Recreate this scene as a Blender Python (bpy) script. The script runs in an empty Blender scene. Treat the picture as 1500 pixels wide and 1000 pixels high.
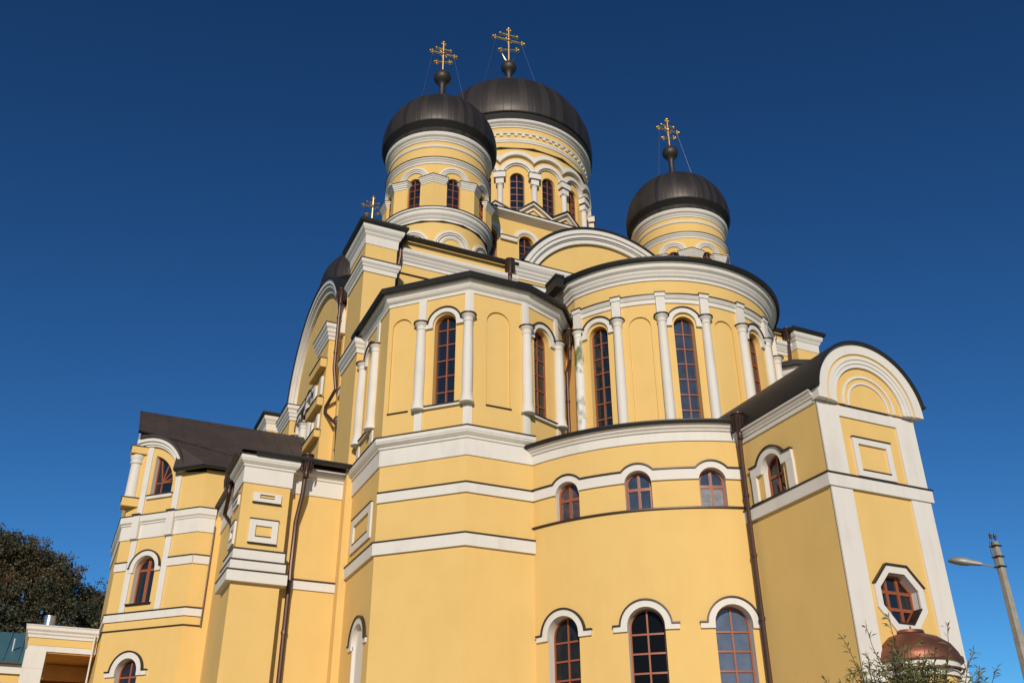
import bpy, bmesh, math, random
from mathutils import Vector, Matrix
from mathutils.geometry import delaunay_2d_cdt
R = math.radians
PI = math.pi
sc = bpy.context.scene
col = sc.collection

# ------------------------------------------------------------------ camera, sky, sun
cd = bpy.data.cameras.new('camera'); cam = bpy.data.objects.new('camera', cd); col.objects.link(cam)
sc.camera = cam
F_PX, PITCH, ROLL, YAW = 1406.0, R(28.73), R(-0.327), R(65.10)
_h = Vector((math.cos(YAW), math.sin(YAW), 0)); _r0 = Vector((math.sin(YAW), -math.cos(YAW), 0)); _z = Vector((0, 0, 1))
_fw = math.cos(PITCH)*_h + math.sin(PITCH)*_z
_u0 = -math.sin(PITCH)*_h + math.cos(PITCH)*_z
_rt = math.cos(ROLL)*_r0 + math.sin(ROLL)*_u0
_up = -math.sin(ROLL)*_r0 + math.cos(ROLL)*_u0
_m = Matrix((_rt, _up, -_fw)).transposed().to_4x4()
_m.translation = Vector((0, 0, 1.6))
cam.matrix_world = _m
cd.sensor_width = 36.0; cd.sensor_fit = 'HORIZONTAL'; cd.lens = F_PX/1500*36
cd.clip_start = 0.1; cd.clip_end = 3000

SUN_EL = R(21); LIGHT = Vector((0.45, 0.893, 0))          # horizontal direction the sunlight travels
w = bpy.data.worlds.new('World'); sc.world = w; w.use_nodes = True
nt = w.node_tree
sky = nt.nodes.new('ShaderNodeTexSky'); sky.sky_type = 'NISHITA'; sky.sun_disc = False
sky.sun_elevation = SUN_EL
sky.sun_rotation = math.atan2(-LIGHT.x, -LIGHT.y)
sky.air_density = 1.0; sky.dust_density = 0.05; sky.ozone_density = 3.0; sky.altitude = 200
bg = nt.nodes['Background']; bg.inputs['Strength'].default_value = 0.10
_sc = nt.nodes.new('ShaderNodeVectorMath'); _sc.operation = 'MULTIPLY'; _sc.inputs[1].default_value = (0.305, 0.476, 0.547)
_gm = nt.nodes.new('ShaderNodeGamma'); _gm.inputs['Gamma'].default_value = 1.45      # deep, saturated film response
nt.links.new(sky.outputs[0], _sc.inputs[0]); nt.links.new(_sc.outputs[0], _gm.inputs[0]); nt.links.new(_gm.outputs[0], bg.inputs[0])
sl = bpy.data.lights.new('sun', 'SUN'); sl.energy = 3.6; sl.angle = R(0.5); sl.color = (1.0, 0.895, 0.765)
so = bpy.data.objects.new('sun', sl); col.objects.link(so)
_d = Vector((LIGHT.x*math.cos(SUN_EL), LIGHT.y*math.cos(SUN_EL), -math.sin(SUN_EL)))
so.rotation_euler = _d.to_track_quat('-Z', 'Y').to_euler()
so.location = (0, -20, 60)
sc.view_settings.view_transform = 'Standard'; sc.view_settings.look = 'None'
sc.view_settings.exposure = 0.0; sc.view_settings.gamma = 1.0

# ------------------------------------------------------------------ materials
def mat(name, base, rough=0.6, metal=0.0, var=0.0, vscale=1.0, bump=0.0, bscale=30.0, spec=None, col2=None, c2scale=1.0, c2lo=0.5, c2hi=0.7, coat=0.0):
    m = bpy.data.materials.new(name); m.use_nodes = True
    n = m.node_tree.nodes; l = m.node_tree.links; b = n['Principled BSDF']
    b.inputs['Base Color'].default_value = (*base, 1); b.inputs['Roughness'].default_value = rough
    b.inputs['Metallic'].default_value = metal
    if spec is not None: b.inputs['Specular IOR Level'].default_value = spec
    if coat: b.inputs['Coat Weight'].default_value = coat; b.inputs['Coat Roughness'].default_value = 0.05
    g = n.new('ShaderNodeNewGeometry')
    last = None
    if var or col2:
        t = n.new('ShaderNodeTexNoise'); t.inputs['Scale'].default_value = vscale; t.inputs['Detail'].default_value = 8
        t.inputs['Roughness'].default_value = 0.65
        l.new(g.outputs['Position'], t.inputs['Vector'])
        r = n.new('ShaderNodeValToRGB')
        r.color_ramp.elements[0].position = 0.3; r.color_ramp.elements[1].position = 0.7
        r.color_ramp.elements[0].color = (*[c*(1-var) for c in base], 1)
        r.color_ramp.elements[1].color = (*[min(1, c*(1+var*0.6)) for c in base], 1)
        l.new(t.outputs['Fac'], r.inputs['Fac']); last = r.outputs['Color']
        if col2:
            t2 = n.new('ShaderNodeTexNoise'); t2.inputs['Scale'].default_value = c2scale; t2.inputs['Detail'].default_value = 10
            t2.inputs['Roughness'].default_value = 0.7
            l.new(g.outputs['Position'], t2.inputs['Vector'])
            mr = n.new('ShaderNodeMapRange'); mr.inputs['From Min'].default_value = c2lo; mr.inputs['From Max'].default_value = c2hi
            l.new(t2.outputs['Fac'], mr.inputs['Value'])
            mx = n.new('ShaderNodeMix'); mx.data_type = 'RGBA'
            l.new(mr.outputs[0], mx.inputs['Factor']); l.new(last, mx.inputs[6]); mx.inputs[7].default_value = (*col2, 1)
            last = mx.outputs[2]
        l.new(last, b.inputs['Base Color'])
    if bump:
        t = n.new('ShaderNodeTexNoise'); t.inputs['Scale'].default_value = bscale; t.inputs['Detail'].default_value = 5
        l.new(g.outputs['Position'], t.inputs['Vector'])
        bp = n.new('ShaderNodeBump'); bp.inputs['Strength'].default_value = bump; bp.inputs['Distance'].default_value = 0.02
        l.new(t.outputs['Fac'], bp.inputs['Height']); l.new(bp.outputs['Normal'], b.inputs['Normal'])
    return m

def streaked(name, base, col2, rough, metal, bump=0.15, hscale=9.0, vscale=0.5, lo=0.45, hi=0.75, amount=1.0, bscale=14.0):
    """material with vertical weather streaks (noise stretched along z)"""
    m = mat(name, base, rough, metal)
    n = m.node_tree.nodes; l = m.node_tree.links; b = n['Principled BSDF']
    g = n.new('ShaderNodeNewGeometry'); mp = n.new('ShaderNodeMapping'); mp.inputs['Scale'].default_value = (hscale, hscale, vscale)
    l.new(g.outputs['Position'], mp.inputs['Vector'])
    t = n.new('ShaderNodeTexNoise'); t.inputs['Scale'].default_value = 1; t.inputs['Detail'].default_value = 7; t.inputs['Roughness'].default_value = .6
    l.new(mp.outputs[0], t.inputs['Vector'])
    t2 = n.new('ShaderNodeTexNoise'); t2.inputs['Scale'].default_value = 0.9; t2.inputs['Detail'].default_value = 8
    l.new(g.outputs['Position'], t2.inputs['Vector'])
    ad = n.new('ShaderNodeMath'); ad.operation = 'ADD'; l.new(t.outputs['Fac'], ad.inputs[0]); l.new(t2.outputs['Fac'], ad.inputs[1])
    hf = n.new('ShaderNodeMath'); hf.operation = 'MULTIPLY'; hf.inputs[1].default_value = 0.5; l.new(ad.outputs[0], hf.inputs[0])
    mr = n.new('ShaderNodeMapRange'); mr.inputs['From Min'].default_value = lo; mr.inputs['From Max'].default_value = hi
    mr.inputs['To Max'].default_value = amount
    l.new(hf.outputs[0], mr.inputs['Value'])
    mx = n.new('ShaderNodeMix'); mx.data_type = 'RGBA'; l.new(mr.outputs[0], mx.inputs['Factor'])
    mx.inputs[6].default_value = (*base, 1); mx.inputs[7].default_value = (*col2, 1)
    l.new(mx.outputs[2], b.inputs['Base Color'])
    if bump:
        t3 = n.new('ShaderNodeTexNoise'); t3.inputs['Scale'].default_value = bscale; t3.inputs['Detail'].default_value = 6
        l.new(g.outputs['Position'], t3.inputs['Vector'])
        bp = n.new('ShaderNodeBump'); bp.inputs['Strength'].default_value = bump; bp.inputs['Distance'].default_value = 0.02
        l.new(t3.outputs['Fac'], bp.inputs['Height']); l.new(bp.outputs['Normal'], b.inputs['Normal'])
    return m

YEL = streaked('yellow_stucco', (0.735, 0.480, 0.158), (0.70, 0.450, 0.143), 0.85, 0, bump=0.12, hscale=1.6, vscale=0.35, lo=.45, hi=.68, bscale=25)
WHI = streaked('white_stucco', (0.695, 0.645, 0.57), (0.60, 0.55, 0.475), 0.8, 0, bump=0.08, hscale=4, vscale=0.5, lo=.5, hi=.75, bscale=25)
STAIN = streaked('stained_white_stucco', (0.74, 0.70, 0.62), (0.16, 0.17, 0.06), 0.85, 0, bump=0.2, hscale=5, vscale=2.5, lo=.48, hi=.6)
FLASH = streaked('dark_flashing_metal', (0.055, 0.036, 0.027), (0.085, 0.05, 0.035), 0.45, 0.5, bump=0.05)
ROOF = streaked('dark_roof_metal', (0.066, 0.049, 0.039), (0.105, 0.070, 0.052), 0.55, 0.25, bump=0.2, hscale=2, vscale=0.4, bscale=4)
BARREL = streaked('black_roof_metal', (0.022, 0.020, 0.018), (0.036, 0.031, 0.027), 0.5, 0.35, bump=0.15, bscale=5)
COPPER = streaked('copper_pipe', (0.085, 0.042, 0.030), (0.05, 0.032, 0.026), 0.42, 0.45, bump=0.1)
CANOPY = streaked('new_copper', (0.27, 0.105, 0.06), (0.13, 0.058, 0.042), 0.5, 0.75, bump=0.35, hscale=4, vscale=1.5, bscale=5)
WOOD = streaked('red_brown_window_wood', (0.31, 0.085, 0.03), (0.24, 0.065, 0.024), 0.4, 0, bump=0.05, hscale=20)
GLASS = mat('window_glass', (0.012, 0.016, 0.022), 0.03, 0.0, spec=0.7, var=0.3, vscale=1.3, bump=0.05, bscale=2.2)
GLASSB = mat('sky_painted_window_glass', (0.05, 0.062, 0.085), 0.04, 0.0, spec=0.7, var=0.35, vscale=1.5, bump=0.05, bscale=2.2)  # sky reflection painted into the bluish base colour
CURT = mat('curtained_window_glass', (0.27, 0.26, 0.25), 0.08, 0.0, spec=0.6, var=0.35, vscale=5, coat=0.6)
GOLD = mat('gold', (0.66, 0.41, 0.18), 0.33, 1.0)
SOFFIT = mat('shade_painted_soffit', (0.012, 0.010, 0.009), 0.8)  # near-black colour paints in the shade under the dome rims
STEEL = mat('wire_steel', (0.5, 0.5, 0.5), 0.35, 0.9)
CONC = mat('concrete', (0.33, 0.29, 0.23), 0.9, 0, var=.25, vscale=4, bump=.3, bscale=20)
TEAL = streaked('blue_green_roof_metal', (0.065, 0.165, 0.19), (0.08, 0.19, 0.21), 0.5, 0.2, hscale=2)
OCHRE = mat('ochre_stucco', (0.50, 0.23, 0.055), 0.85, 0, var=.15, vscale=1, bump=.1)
ALU = mat('sheet_steel', (0.55, 0.55, 0.56), 0.3, 0.9)

def dome_mat():
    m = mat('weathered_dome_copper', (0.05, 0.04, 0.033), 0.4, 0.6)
    n = m.node_tree.nodes; l = m.node_tree.links; b = n['Principled BSDF']
    tc = n.new('ShaderNodeTexCoord'); sp = n.new('ShaderNodeSeparateXYZ'); l.new(tc.outputs['Object'], sp.inputs[0])
    at = n.new('ShaderNodeMath'); at.operation = 'ARCTAN2'; l.new(sp.outputs[1], at.inputs[0]); l.new(sp.outputs[0], at.inputs[1])
    mu = n.new('ShaderNodeMath'); mu.operation = 'MULTIPLY'; mu.inputs[1].default_value = 11.14; l.new(at.outputs[0], mu.inputs[0])
    fl = n.new('ShaderNodeMath'); fl.operation = 'FLOOR'; l.new(mu.outputs[0], fl.inputs[0])
    wn = n.new('ShaderNodeTexWhiteNoise'); wn.noise_dimensions = '1D'; l.new(fl.outputs[0], wn.inputs['W'])
    fr = n.new('ShaderNodeMath'); fr.operation = 'FRACT'; l.new(mu.outputs[0], fr.inputs[0])
    pk = n.new('ShaderNodeMath'); pk.operation = 'PINGPONG'; pk.inputs[1].default_value = 0.5; l.new(fr.outputs[0], pk.inputs[0])
    seam = n.new('ShaderNodeMapRange'); seam.inputs['From Min'].default_value = 0.0; seam.inputs['From Max'].default_value = 0.06
    seam.inputs['To Min'].default_value = 1; seam.inputs['To Max'].default_value = 0; l.new(pk.outputs[0], seam.inputs['Value'])
    g = n.new('ShaderNodeNewGeometry')
    ns = n.new('ShaderNodeTexNoise'); ns.inputs['Scale'].default_value = 1.1; ns.inputs['Detail'].default_value = 8
    l.new(g.outputs['Position'], ns.inputs['Vector'])
    ad = n.new('ShaderNodeMath'); ad.operation = 'ADD'; l.new(wn.outputs[0], ad.inputs[0]); l.new(ns.outputs['Fac'], ad.inputs[1])
    hf = n.new('ShaderNodeMath'); hf.operation = 'MULTIPLY'; hf.inputs[1].default_value = .5; l.new(ad.outputs[0], hf.inputs[0])
    r = n.new('ShaderNodeValToRGB'); r.color_ramp.elements[0].color = (0.046, 0.039, 0.034, 1); r.color_ramp.elements[1].color = (0.075, 0.060, 0.049, 1)
    r.color_ramp.elements[0].position = .25; r.color_ramp.elements[1].position = .8
    l.new(hf.outputs[0], r.inputs[0]); l.new(r.outputs[0], b.inputs['Base Color'])
    rr = n.new('ShaderNodeMapRange'); rr.inputs['To Min'].default_value = 0.47; rr.inputs['To Max'].default_value = 0.54
    l.new(wn.outputs[0], rr.inputs['Value']); l.new(rr.outputs[0], b.inputs['Roughness'])
    bp = n.new('ShaderNodeBump'); bp.inputs['Strength'].default_value = .3; bp.inputs['Distance'].default_value = .02
    l.new(seam.outputs[0], bp.inputs['Height']); l.new(bp.outputs['Normal'], b.inputs['Normal'])
    return m
DOME = dome_mat()

# ------------------------------------------------------------------ mesh helpers
class MB:
    def __init__(s): s.v = []; s.f = []; s.fm = []; s.ms = []
    def mi(s, m):
        if m not in s.ms: s.ms.append(m)
        return s.ms.index(m)
    def face(s, pts, m):
        i = len(s.v); s.v.extend([tuple(p) for p in pts]); s.f.append(tuple(range(i, i+len(pts)))); s.fm.append(s.mi(m))
    def grid(s, rows, m, close=False):
        k = s.mi(m); n = len(rows[0]); base = len(s.v)
        for r in rows: s.v.extend([tuple(p) for p in r])
        for a in range(len(rows)-1):
            for b in range(n if close else n-1):
                c = (b+1) % n
                s.f.append((base+a*n+b, base+a*n+c, base+(a+1)*n+c, base+(a+1)*n+b)); s.fm.append(k)
    def box(s, x0, x1, y0, y1, z0, z1, m):
        p = [(x, y, z) for z in (z0, z1) for x, y in ((x0, y0), (x1, y0), (x1, y1), (x0, y1))]
        for q in ((3, 2, 1, 0), (4, 5, 6, 7), (0, 1, 5, 4), (1, 2, 6, 5), (2, 3, 7, 6), (3, 0, 4, 7)): s.face([p[i] for i in q], m)
    def tube(s, pts, r, m, n=8, cap=True):
        pts = [Vector(p) for p in pts]; rows = []
        rr = r if isinstance(r, (list, tuple)) else [r]*len(pts)
        up = None
        for i, p in enumerate(pts):
            t = (pts[min(i+1, len(pts)-1)] - pts[max(i-1, 0)]).normalized()
            if up is None:
                up = Vector((0, 0, 1)) if abs(t.z) < .9 else Vector((1, 0, 0))
            a = t.cross(up).normalized(); b = a.cross(t).normalized(); up = b
            rows.append([p + rr[i]*(math.cos(2*PI*k/n)*a + math.sin(2*PI*k/n)*b) for k in range(n)])
        s.grid(rows, m, close=True)
        if cap:
            s.face(rows[0][::-1], m); s.face(rows[-1], m)
    def lathe(s, cx, cy, prof, m, n=24):
        """prof: list of (r,z); m: material or list per segment"""
        rows = [[(cx+r*math.cos(2*PI*k/n), cy+r*math.sin(2*PI*k/n), z) for k in range(n)] for r, z in prof]
        if isinstance(m, list):
            for i in range(len(rows)-1): s.grid(rows[i:i+2], m[i], close=True)
        else: s.grid(rows, m, close=True)
    def build(s, name, parent=None, origin=None, label=None, smooth=True, angle=32):
        me = bpy.data.meshes.new(name)
        o0 = Vector(origin) if origin else Vector((0, 0, 0))
        me.from_pydata([tuple(Vector(p)-o0) for p in s.v], [], s.f)
        for m in s.ms: me.materials.append(m)
        for p, k in zip(me.polygons, s.fm): p.material_index = k
        if smooth:
            me.polygons.foreach_set('use_smooth', [True]*len(me.polygons))
            me.set_sharp_from_angle(angle=R(angle))
        me.update()
        o = bpy.data.objects.new(name, me); col.objects.link(o)
        o.location = o0
        if parent:
            o.parent = parent
            po = Vector((0, 0, 0)); q = parent
            while q is not None: po += q.location; q = q.parent
            o.location = o0 - po
        if label: o['label'] = label
        return o

def thing(name, label, cat, loc=(0, 0, 0), group=None):
    o = bpy.data.objects.new(name, None); col.objects.link(o); o.location = loc
    o['label'] = label; o['category'] = cat
    if group: o['group'] = group
    return o
def tag(o, label, cat, group=None):
    o['label'] = label; o['category'] = cat
    if group: o['group'] = group
    return o

class Plane:
    """wall plane; u runs to the right seen from outside, d is outward"""
    du = None
    def __init__(s, p, q):
        s.o = Vector((p[0], p[1], 0)); t = Vector((q[0]-p[0], q[1]-p[1], 0)); s.L = t.length; s.t = t.normalized()
        s.n = Vector((s.t.y, -s.t.x, 0))
    def P(s, u, z, d=0): 
        v = s.o + s.t*u + s.n*d; return (v.x, v.y, z)
class Cyl:
    """angle 0 faces -y, positive towards +x; u = R*angle"""
    def __init__(s, cx, cy, r, step=2.0): s.cx, s.cy, s.R = cx, cy, r; s.du = r*R(step)
    def P(s, u, z, d=0):
        t = u/s.R; q = s.R+d; return (s.cx+q*math.sin(t), s.cy-q*math.cos(t), z)
    def u(s, deg): return s.R*R(deg)
    def path(s, a0, a1, step=2.0):
        n = max(2, int(abs(a1-a0)/step)); return [s.P(s.u(a0+(a1-a0)*i/n), 0)[:2] for i in range(n+1)]

def dens(loop, du):
    if not du: return list(loop)
    out = []
    for i, a in enumerate(loop):
        b = loop[(i+1) % len(loop)]; n = max(1, math.ceil(abs(b[0]-a[0])/du - 1e-6))
        out += [(a[0]+(b[0]-a[0])*k/n, a[1]+(b[1]-a[1])*k/n) for k in range(n)]
    return out
def inside(x, z, loop):
    c = False; j = len(loop)-1
    for i in range(len(loop)):
        a, b = loop[i], loop[j]
        if (a[1] > z) != (b[1] > z) and x < (b[0]-a[0])*(z-a[1])/(b[1]-a[1])+a[0]: c = not c
        j = i
    return c
def area(l): return sum(l[i-1][0]*l[i][1]-l[i][0]*l[i-1][1] for i in range(len(l)))/2

def shape(mb, M, outer, d0, d1, m, holes=(), front=True, sides=True, side_m=None, hole_sides=True):
    loops = [dens(outer if area(outer) > 0 else outer[::-1], M.du)] + [dens(h if area(h) < 0 else h[::-1], M.du) for h in holes]
    if front:
        vs = []; es = []
        for lp in loops:
            b = len(vs); vs += [Vector(p) for p in lp]; es += [(b+i, b+(i+1) % len(lp)) for i in range(len(lp))]
        if M.du:
            us = [p[0] for p in loops[0]]; zs = [p[1] for p in loops[0]]
            if max(us)-min(us) > M.du:
                k = math.ceil(min(us)/M.du+1e-6)
                while k*M.du < max(us)-1e-6:
                    b = len(vs); vs += [Vector((k*M.du, min(zs)-.01)), Vector((k*M.du, max(zs)+.01))]; es.append((b, b+1)); k += 1
        ov, oe, of, _, _, _ = delaunay_2d_cdt(vs, es, [], 0, 1e-5)
        base = len(mb.v); mb.v.extend([M.P(p.x, p.y, d1) for p in ov]); k = mb.mi(m)
        for f in of:
            cx = sum(ov[i].x for i in f)/len(f); cz = sum(ov[i].y for i in f)/len(f)
            if sum(inside(cx, cz, lp) for lp in loops) % 2 == 1:
                mb.f.append(tuple(base+i for i in f)); mb.fm.append(k)
    if sides and abs(d1-d0) > 1e-6:
        for li, lp in enumerate(loops):
            if li and not hole_sides: continue
            rows = [[M.P(p[0], p[1], d0) for p in lp], [M.P(p[0], p[1], d1) for p in lp]]
            mb.grid(rows, side_m or m, close=True)

def rect(u0, u1, z0, z1): return [(u0, z0), (u1, z0), (u1, z1), (u0, z1)]
def arc(cu, cz, r, a0, a1, n=16): return [(cu+r*math.sin(R(a0+(a1-a0)*i/n)), cz+r*math.cos(R(a0+(a1-a0)*i/n))) for i in range(n+1)]   # 0 = up, + = right
def archloop(uc, z0, zs, hw, n=16): return [(uc-hw, z0), (uc+hw, z0)] + arc(uc, zs, hw, 90, -90, n)
def ring(cu, cz, r0, r1, a0=-90, a1=90, n=20): return arc(cu, cz, r1, a0, a1, n) + arc(cu, cz, r0, a1, a0, n)

def sweep(mb, path, prof, mats, closed=False, ends=True):
    """moulding: prof (outward, z) swept along a plan path running to the right seen from outside"""
    n = len(path); pts = [Vector((p[0], p[1])) for p in path]; offs = []
    for i in range(n):
        def nrm(a, b):
            t = (b-a).normalized(); return Vector((t.y, -t.x))
        if closed: n1 = nrm(pts[i-1], pts[i]); n2 = nrm(pts[i], pts[(i+1) % n])
        else:
            n1 = nrm(pts[i-1], pts[i]) if i > 0 else None; n2 = nrm(pts[i], pts[i+1]) if i < n-1 else None
            n1 = n1 or n2; n2 = n2 or n1
        offs.append((n1+n2)/(1+n1.dot(n2)))
    rows = [[(pts[i].x+offs[i].x*o, pts[i].y+offs[i].y*o, z) for i in range(n)] for o, z in prof]
    for k in range(len(prof)-1):
        mb.grid(rows[k:k+2], mats[k] if isinstance(mats, list) else mats, close=closed)
    if ends and not closed:
        mm = mats[0] if isinstance(mats, list) else mats
        mb.face([r[0] for r in rows], mm); mb.face([r[-1] for r in rows][::-1], mm)

def band_prof(z0, z1, d, fl=0.03):
    """flat band with a dark drip flashing on top"""
    p = [(-.02, z0), (d, z0), (d, z1-.025), (d+fl, z1-.025), (d+fl, z1+.02), (-.02, z1+.06)]
    return p, [WHI, WHI, FLASH, FLASH, FLASH]

# window: hole outline, reveal, frame with glazing bars, panes
def bar(mb, M, u0, u1, z0, z1, d0, d1, m): shape(mb, M, rect(u0, u1, z0, z1), d0, d1, m)
def window(M, loop, inner, parent, depth=.25, reveal=YEL, bars_u=(), bars_z=(), fr=.05, glass=None, name='window', arched=None, label=None, radial=None, bw=.022):
    mb = MB()
    lp = dens(loop if area(loop) > 0 else loop[::-1], M.du)
    mb.grid([[M.P(p[0], p[1], 0.0) for p in lp], [M.P(p[0], p[1], -depth) for p in lp]], reveal, close=True)
    shape(mb, M, loop, -depth-.02, -depth+.05, WOOD, holes=[inner])
    zs = [p[1] for p in inner]; us = [p[0] for p in inner]
    def span_z(u):
        c = []
        for i in range(len(inner)):
            a, b = inner[i-1], inner[i]
            if (a[0]-u)*(b[0]-u) <= 0 and abs(a[0]-b[0]) > 1e-9: c.append(a[1]+(b[1]-a[1])*(u-a[0])/(b[0]-a[0]))
        return (min(c), max(c)) if len(c) > 1 else (min(zs), max(zs))
    def span_u(z):
        c = []
        for i in range(len(inner)):
            a, b = inner[i-1], inner[i]
            if (a[1]-z)*(b[1]-z) <= 0 and abs(a[1]-b[1]) > 1e-9: c.append(a[0]+(b[0]-a[0])*(z-a[1])/(b[1]-a[1]))
        return (min(c), max(c)) if len(c) > 1 else (min(us), max(us))
    for u in bars_u:
        a, b = span_z(u); bar(mb, M, u-bw, u+bw, a-.01, b+.01, -depth-.02, -depth+.042, WOOD)
    for z in bars_z:
        hb = bw
        if isinstance(z, tuple): z, hb = z
        a, b = span_u(z); bar(mb, M, a-.01, b+.01, z-hb, z+hb, -depth-.02, -depth+.036, WOOD)
    if radial:
        cu, cz, r0, r1, angs = radial
        for a in angs:
            s, c = math.sin(R(a)), math.cos(R(a))
            q = [(cu+r0*s-bw*c, cz+r0*c+bw*s), (cu+r0*s+bw*c, cz+r0*c-bw*s), (cu+r1*s+bw*c, cz+r1*c-bw*s), (cu+r1*s-bw*c, cz+r1*c+bw*s)]
            shape(mb, M, q, -depth-.02, -depth+.034, WOOD)
    o = mb.build(name, parent, origin=M.P(sum(us)/len(us), min(zs), 0), label=label)
    g = MB(); shape(g, M, inner, 0, -depth, glass or GLASS, sides=False); g.build('pane', o, origin=M.P(sum(us)/len(us), min(zs), -depth))
    return o
def aw(M, uc, z0, zs, hw, parent, fr=.05, cols=2, rows=None, **k):
    """arched window"""
    lo = archloop(uc, z0, zs, hw); inn = archloop(uc, z0+fr, zs, hw-fr)
    bu = [uc + (i-(cols)/2)*2*(hw-fr)/cols for i in range(1, cols)]
    window(M, lo, inn, parent, bars_u=bu, bars_z=rows or [], fr=fr, **k)
    return lo

def lathe_col(M, u, z0, z1, r, parent, d=.06, flare=1.5, capr=1.55, m=None, bulge=1.16, base=True):
    """plastered half column with swelling shaft, disc foot and ring capital under a flashing"""
    m = m or WHI
    x, y, _ = M.P(u, 0, d); h = z1-z0
    pr = []
    if base: pr += [(0.0, z0), (r*flare*1.04, z0), (r*flare*1.04, z0+.07), (r*flare*.98, z0+.10)]
    N = 10
    for i in range(N+1):
        t = i/N; zz = z0+.10+(h-.10-.34)*t
        if base: k = flare*.96*(1-min(1, t/.10))**2 + (1.0+(bulge-1)*math.sin(PI*min(1, (t*.9+.12))))*(1-(1-min(1, t/.10))**2)
        else: k = 1.06-.08*t+.07*math.sin(PI*min(1, t*1.15))
        pr.append((r*k, zz))
    zc = z1-.34
    pr += [(r*1.0, zc+.02), (r*1.12, zc+.03), (r*1.14, zc+.07), (r*1.04, zc+.09), (r*1.06, zc+.15), (r*1.25, zc+.21), (r*capr, zc+.26), (r*capr, z1-.035)]
    mb = MB(); mb.lathe(x, y, pr, m, 24)
    mb.lathe(x, y, [(r*capr+.0, z1-.035), (r*capr+.05, z1-.034), (r*capr+.05, z1), (0.01, z1+.03)], FLASH, 24)
    return mb.build('column', parent, origin=(x, y, z0), angle=40)

def hood(M, uc, zc, r0, r1, d, parent, feet=None, zfoot=None, name='window_hood', flash=.042, m=None):
    """white arched hood over a window; feet = (half width, foot height)"""
    mb = MB(); m = m or WHI
    if feet:
        fw, fz0, fz1 = feet
        a = math.degrees(math.acos(max(-1, min(1, (fz1-zc)/r1))))
        o = [(uc-fw, fz0), (uc-r0, fz0), (uc-r0, zc)] + arc(uc, zc, r0, -90, 90, 18) + [(uc+r0, fz0), (uc+fw, fz0), (uc+fw, fz1)] + arc(uc, zc, r1, a, -a, 22) + [(uc-fw, fz1)]
        # drop duplicates
        q = []
        for p in o:
            if not q or abs(p[0]-q[-1][0])+abs(p[1]-q[-1][1]) > 1e-5: q.append(p)
        shape(mb, M, q, -.02, d, m)
        if flash:
            shape(mb, M, ring(uc, zc, r1-.004, r1+flash, -a, a, 22), -.02, d+.05, FLASH)
            shape(mb, M, rect(uc-fw-.02, uc-r1*math.sin(R(a)), fz1-.004, fz1+flash), -.02, d+.05, FLASH)
            shape(mb, M, rect(uc+r1*math.sin(R(a)), uc+fw+.02, fz1-.004, fz1+flash), -.02, d+.05, FLASH)
    else:
        shape(mb, M, ring(uc, zc, r0, r1), -.02, d, m)
        if flash: shape(mb, M, ring(uc, zc, r1-.004, r1+flash), -.02, d+.05, FLASH)
    return mb.build(name, parent, origin=M.P(uc, zc, 0))

def niche_parts(mb, M, loop, depth, m=YEL):
    lp = dens(loop if area(loop) > 0 else loop[::-1], M.du)
    mb.grid([[M.P(p[0], p[1], 0) for p in lp], [M.P(p[0], p[1], -depth) for p in lp]], m, close=True)
    shape(mb, M, loop, 0, -depth, m, sides=False)
def sill(M, u0, u1, z, parent, d=.12, h=.10, name='sill', m=None):
    mb = MB(); shape(mb, M, rect(u0, u1, z-h, z-.018), -.02, d-.02, m or WHI); shape(mb, M, rect(u0-.02, u1+.02, z-.02, z+.015), -.02, d+.02, FLASH)
    return mb.build(name, parent, origin=M.P((u0+u1)/2, z, 0))

def pipe(pts, r, parent, funnel=None, name='downpipe', brackets=True):
    mb = MB(); mb.tube(pts, r, COPPER, 10)
    if brackets:
        for i in range(len(pts)-1):
            a, b = Vector(pts[i]), Vector(pts[i+1]); L = (b-a).length
            if L > 2.5:
                k = 1.2
                while k < L:
                    p = a+(b-a)*(k/L); t = (b-a).normalized(); mb.tube([p-t*.05, p+t*.05], r+.02, COPPER, 10); k += 1.9
    o = mb.build(name, parent, origin=pts[-1])
    if funnel:
        x, y, z = funnel; f = MB()
        f.lathe(x, y, [(.02, z-.85), (r+.015, z-.85), (r+.03, z-.8), (r+.01, z-.75), (r+.02, z-.6), (r+.06, z-.45), (r+.11, z-.2), (r+.13, z-.16), (r+.11, z-.12), (r+.10, z-.05), (r+.15, z), (r+.15, z+.03), (.05, z+.03)], COPPER, 12)
        for k in range(12):
            a = 2*PI*k/12; q = (x+(r+.12)*math.cos(a), y+(r+.12)*math.sin(a))
            f.tube([(q[0], q[1], z-.62), (q[0]+.02*math.cos(a), q[1]+.02*math.sin(a), z-.3), (q[0], q[1], z-.05)], [.012, .028, .02], COPPER, 5)
        f.build('funnel', o, origin=(x, y, z-.85))
    return o
def gutter(path, z, parent, out=.0, r=.09, name='gutter'):
    mb = MB()
    sweep(mb, path, [(out, z-r), (out+r*1.3, z-r*.8), (out+r*1.7, z), (out+r*1.7, z+r*.5), (out+r*1.55, z+r*.5), (out+r*1.4, z), (out, z+r*.3)], BARREL)
    return mb.build(name, parent)

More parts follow.
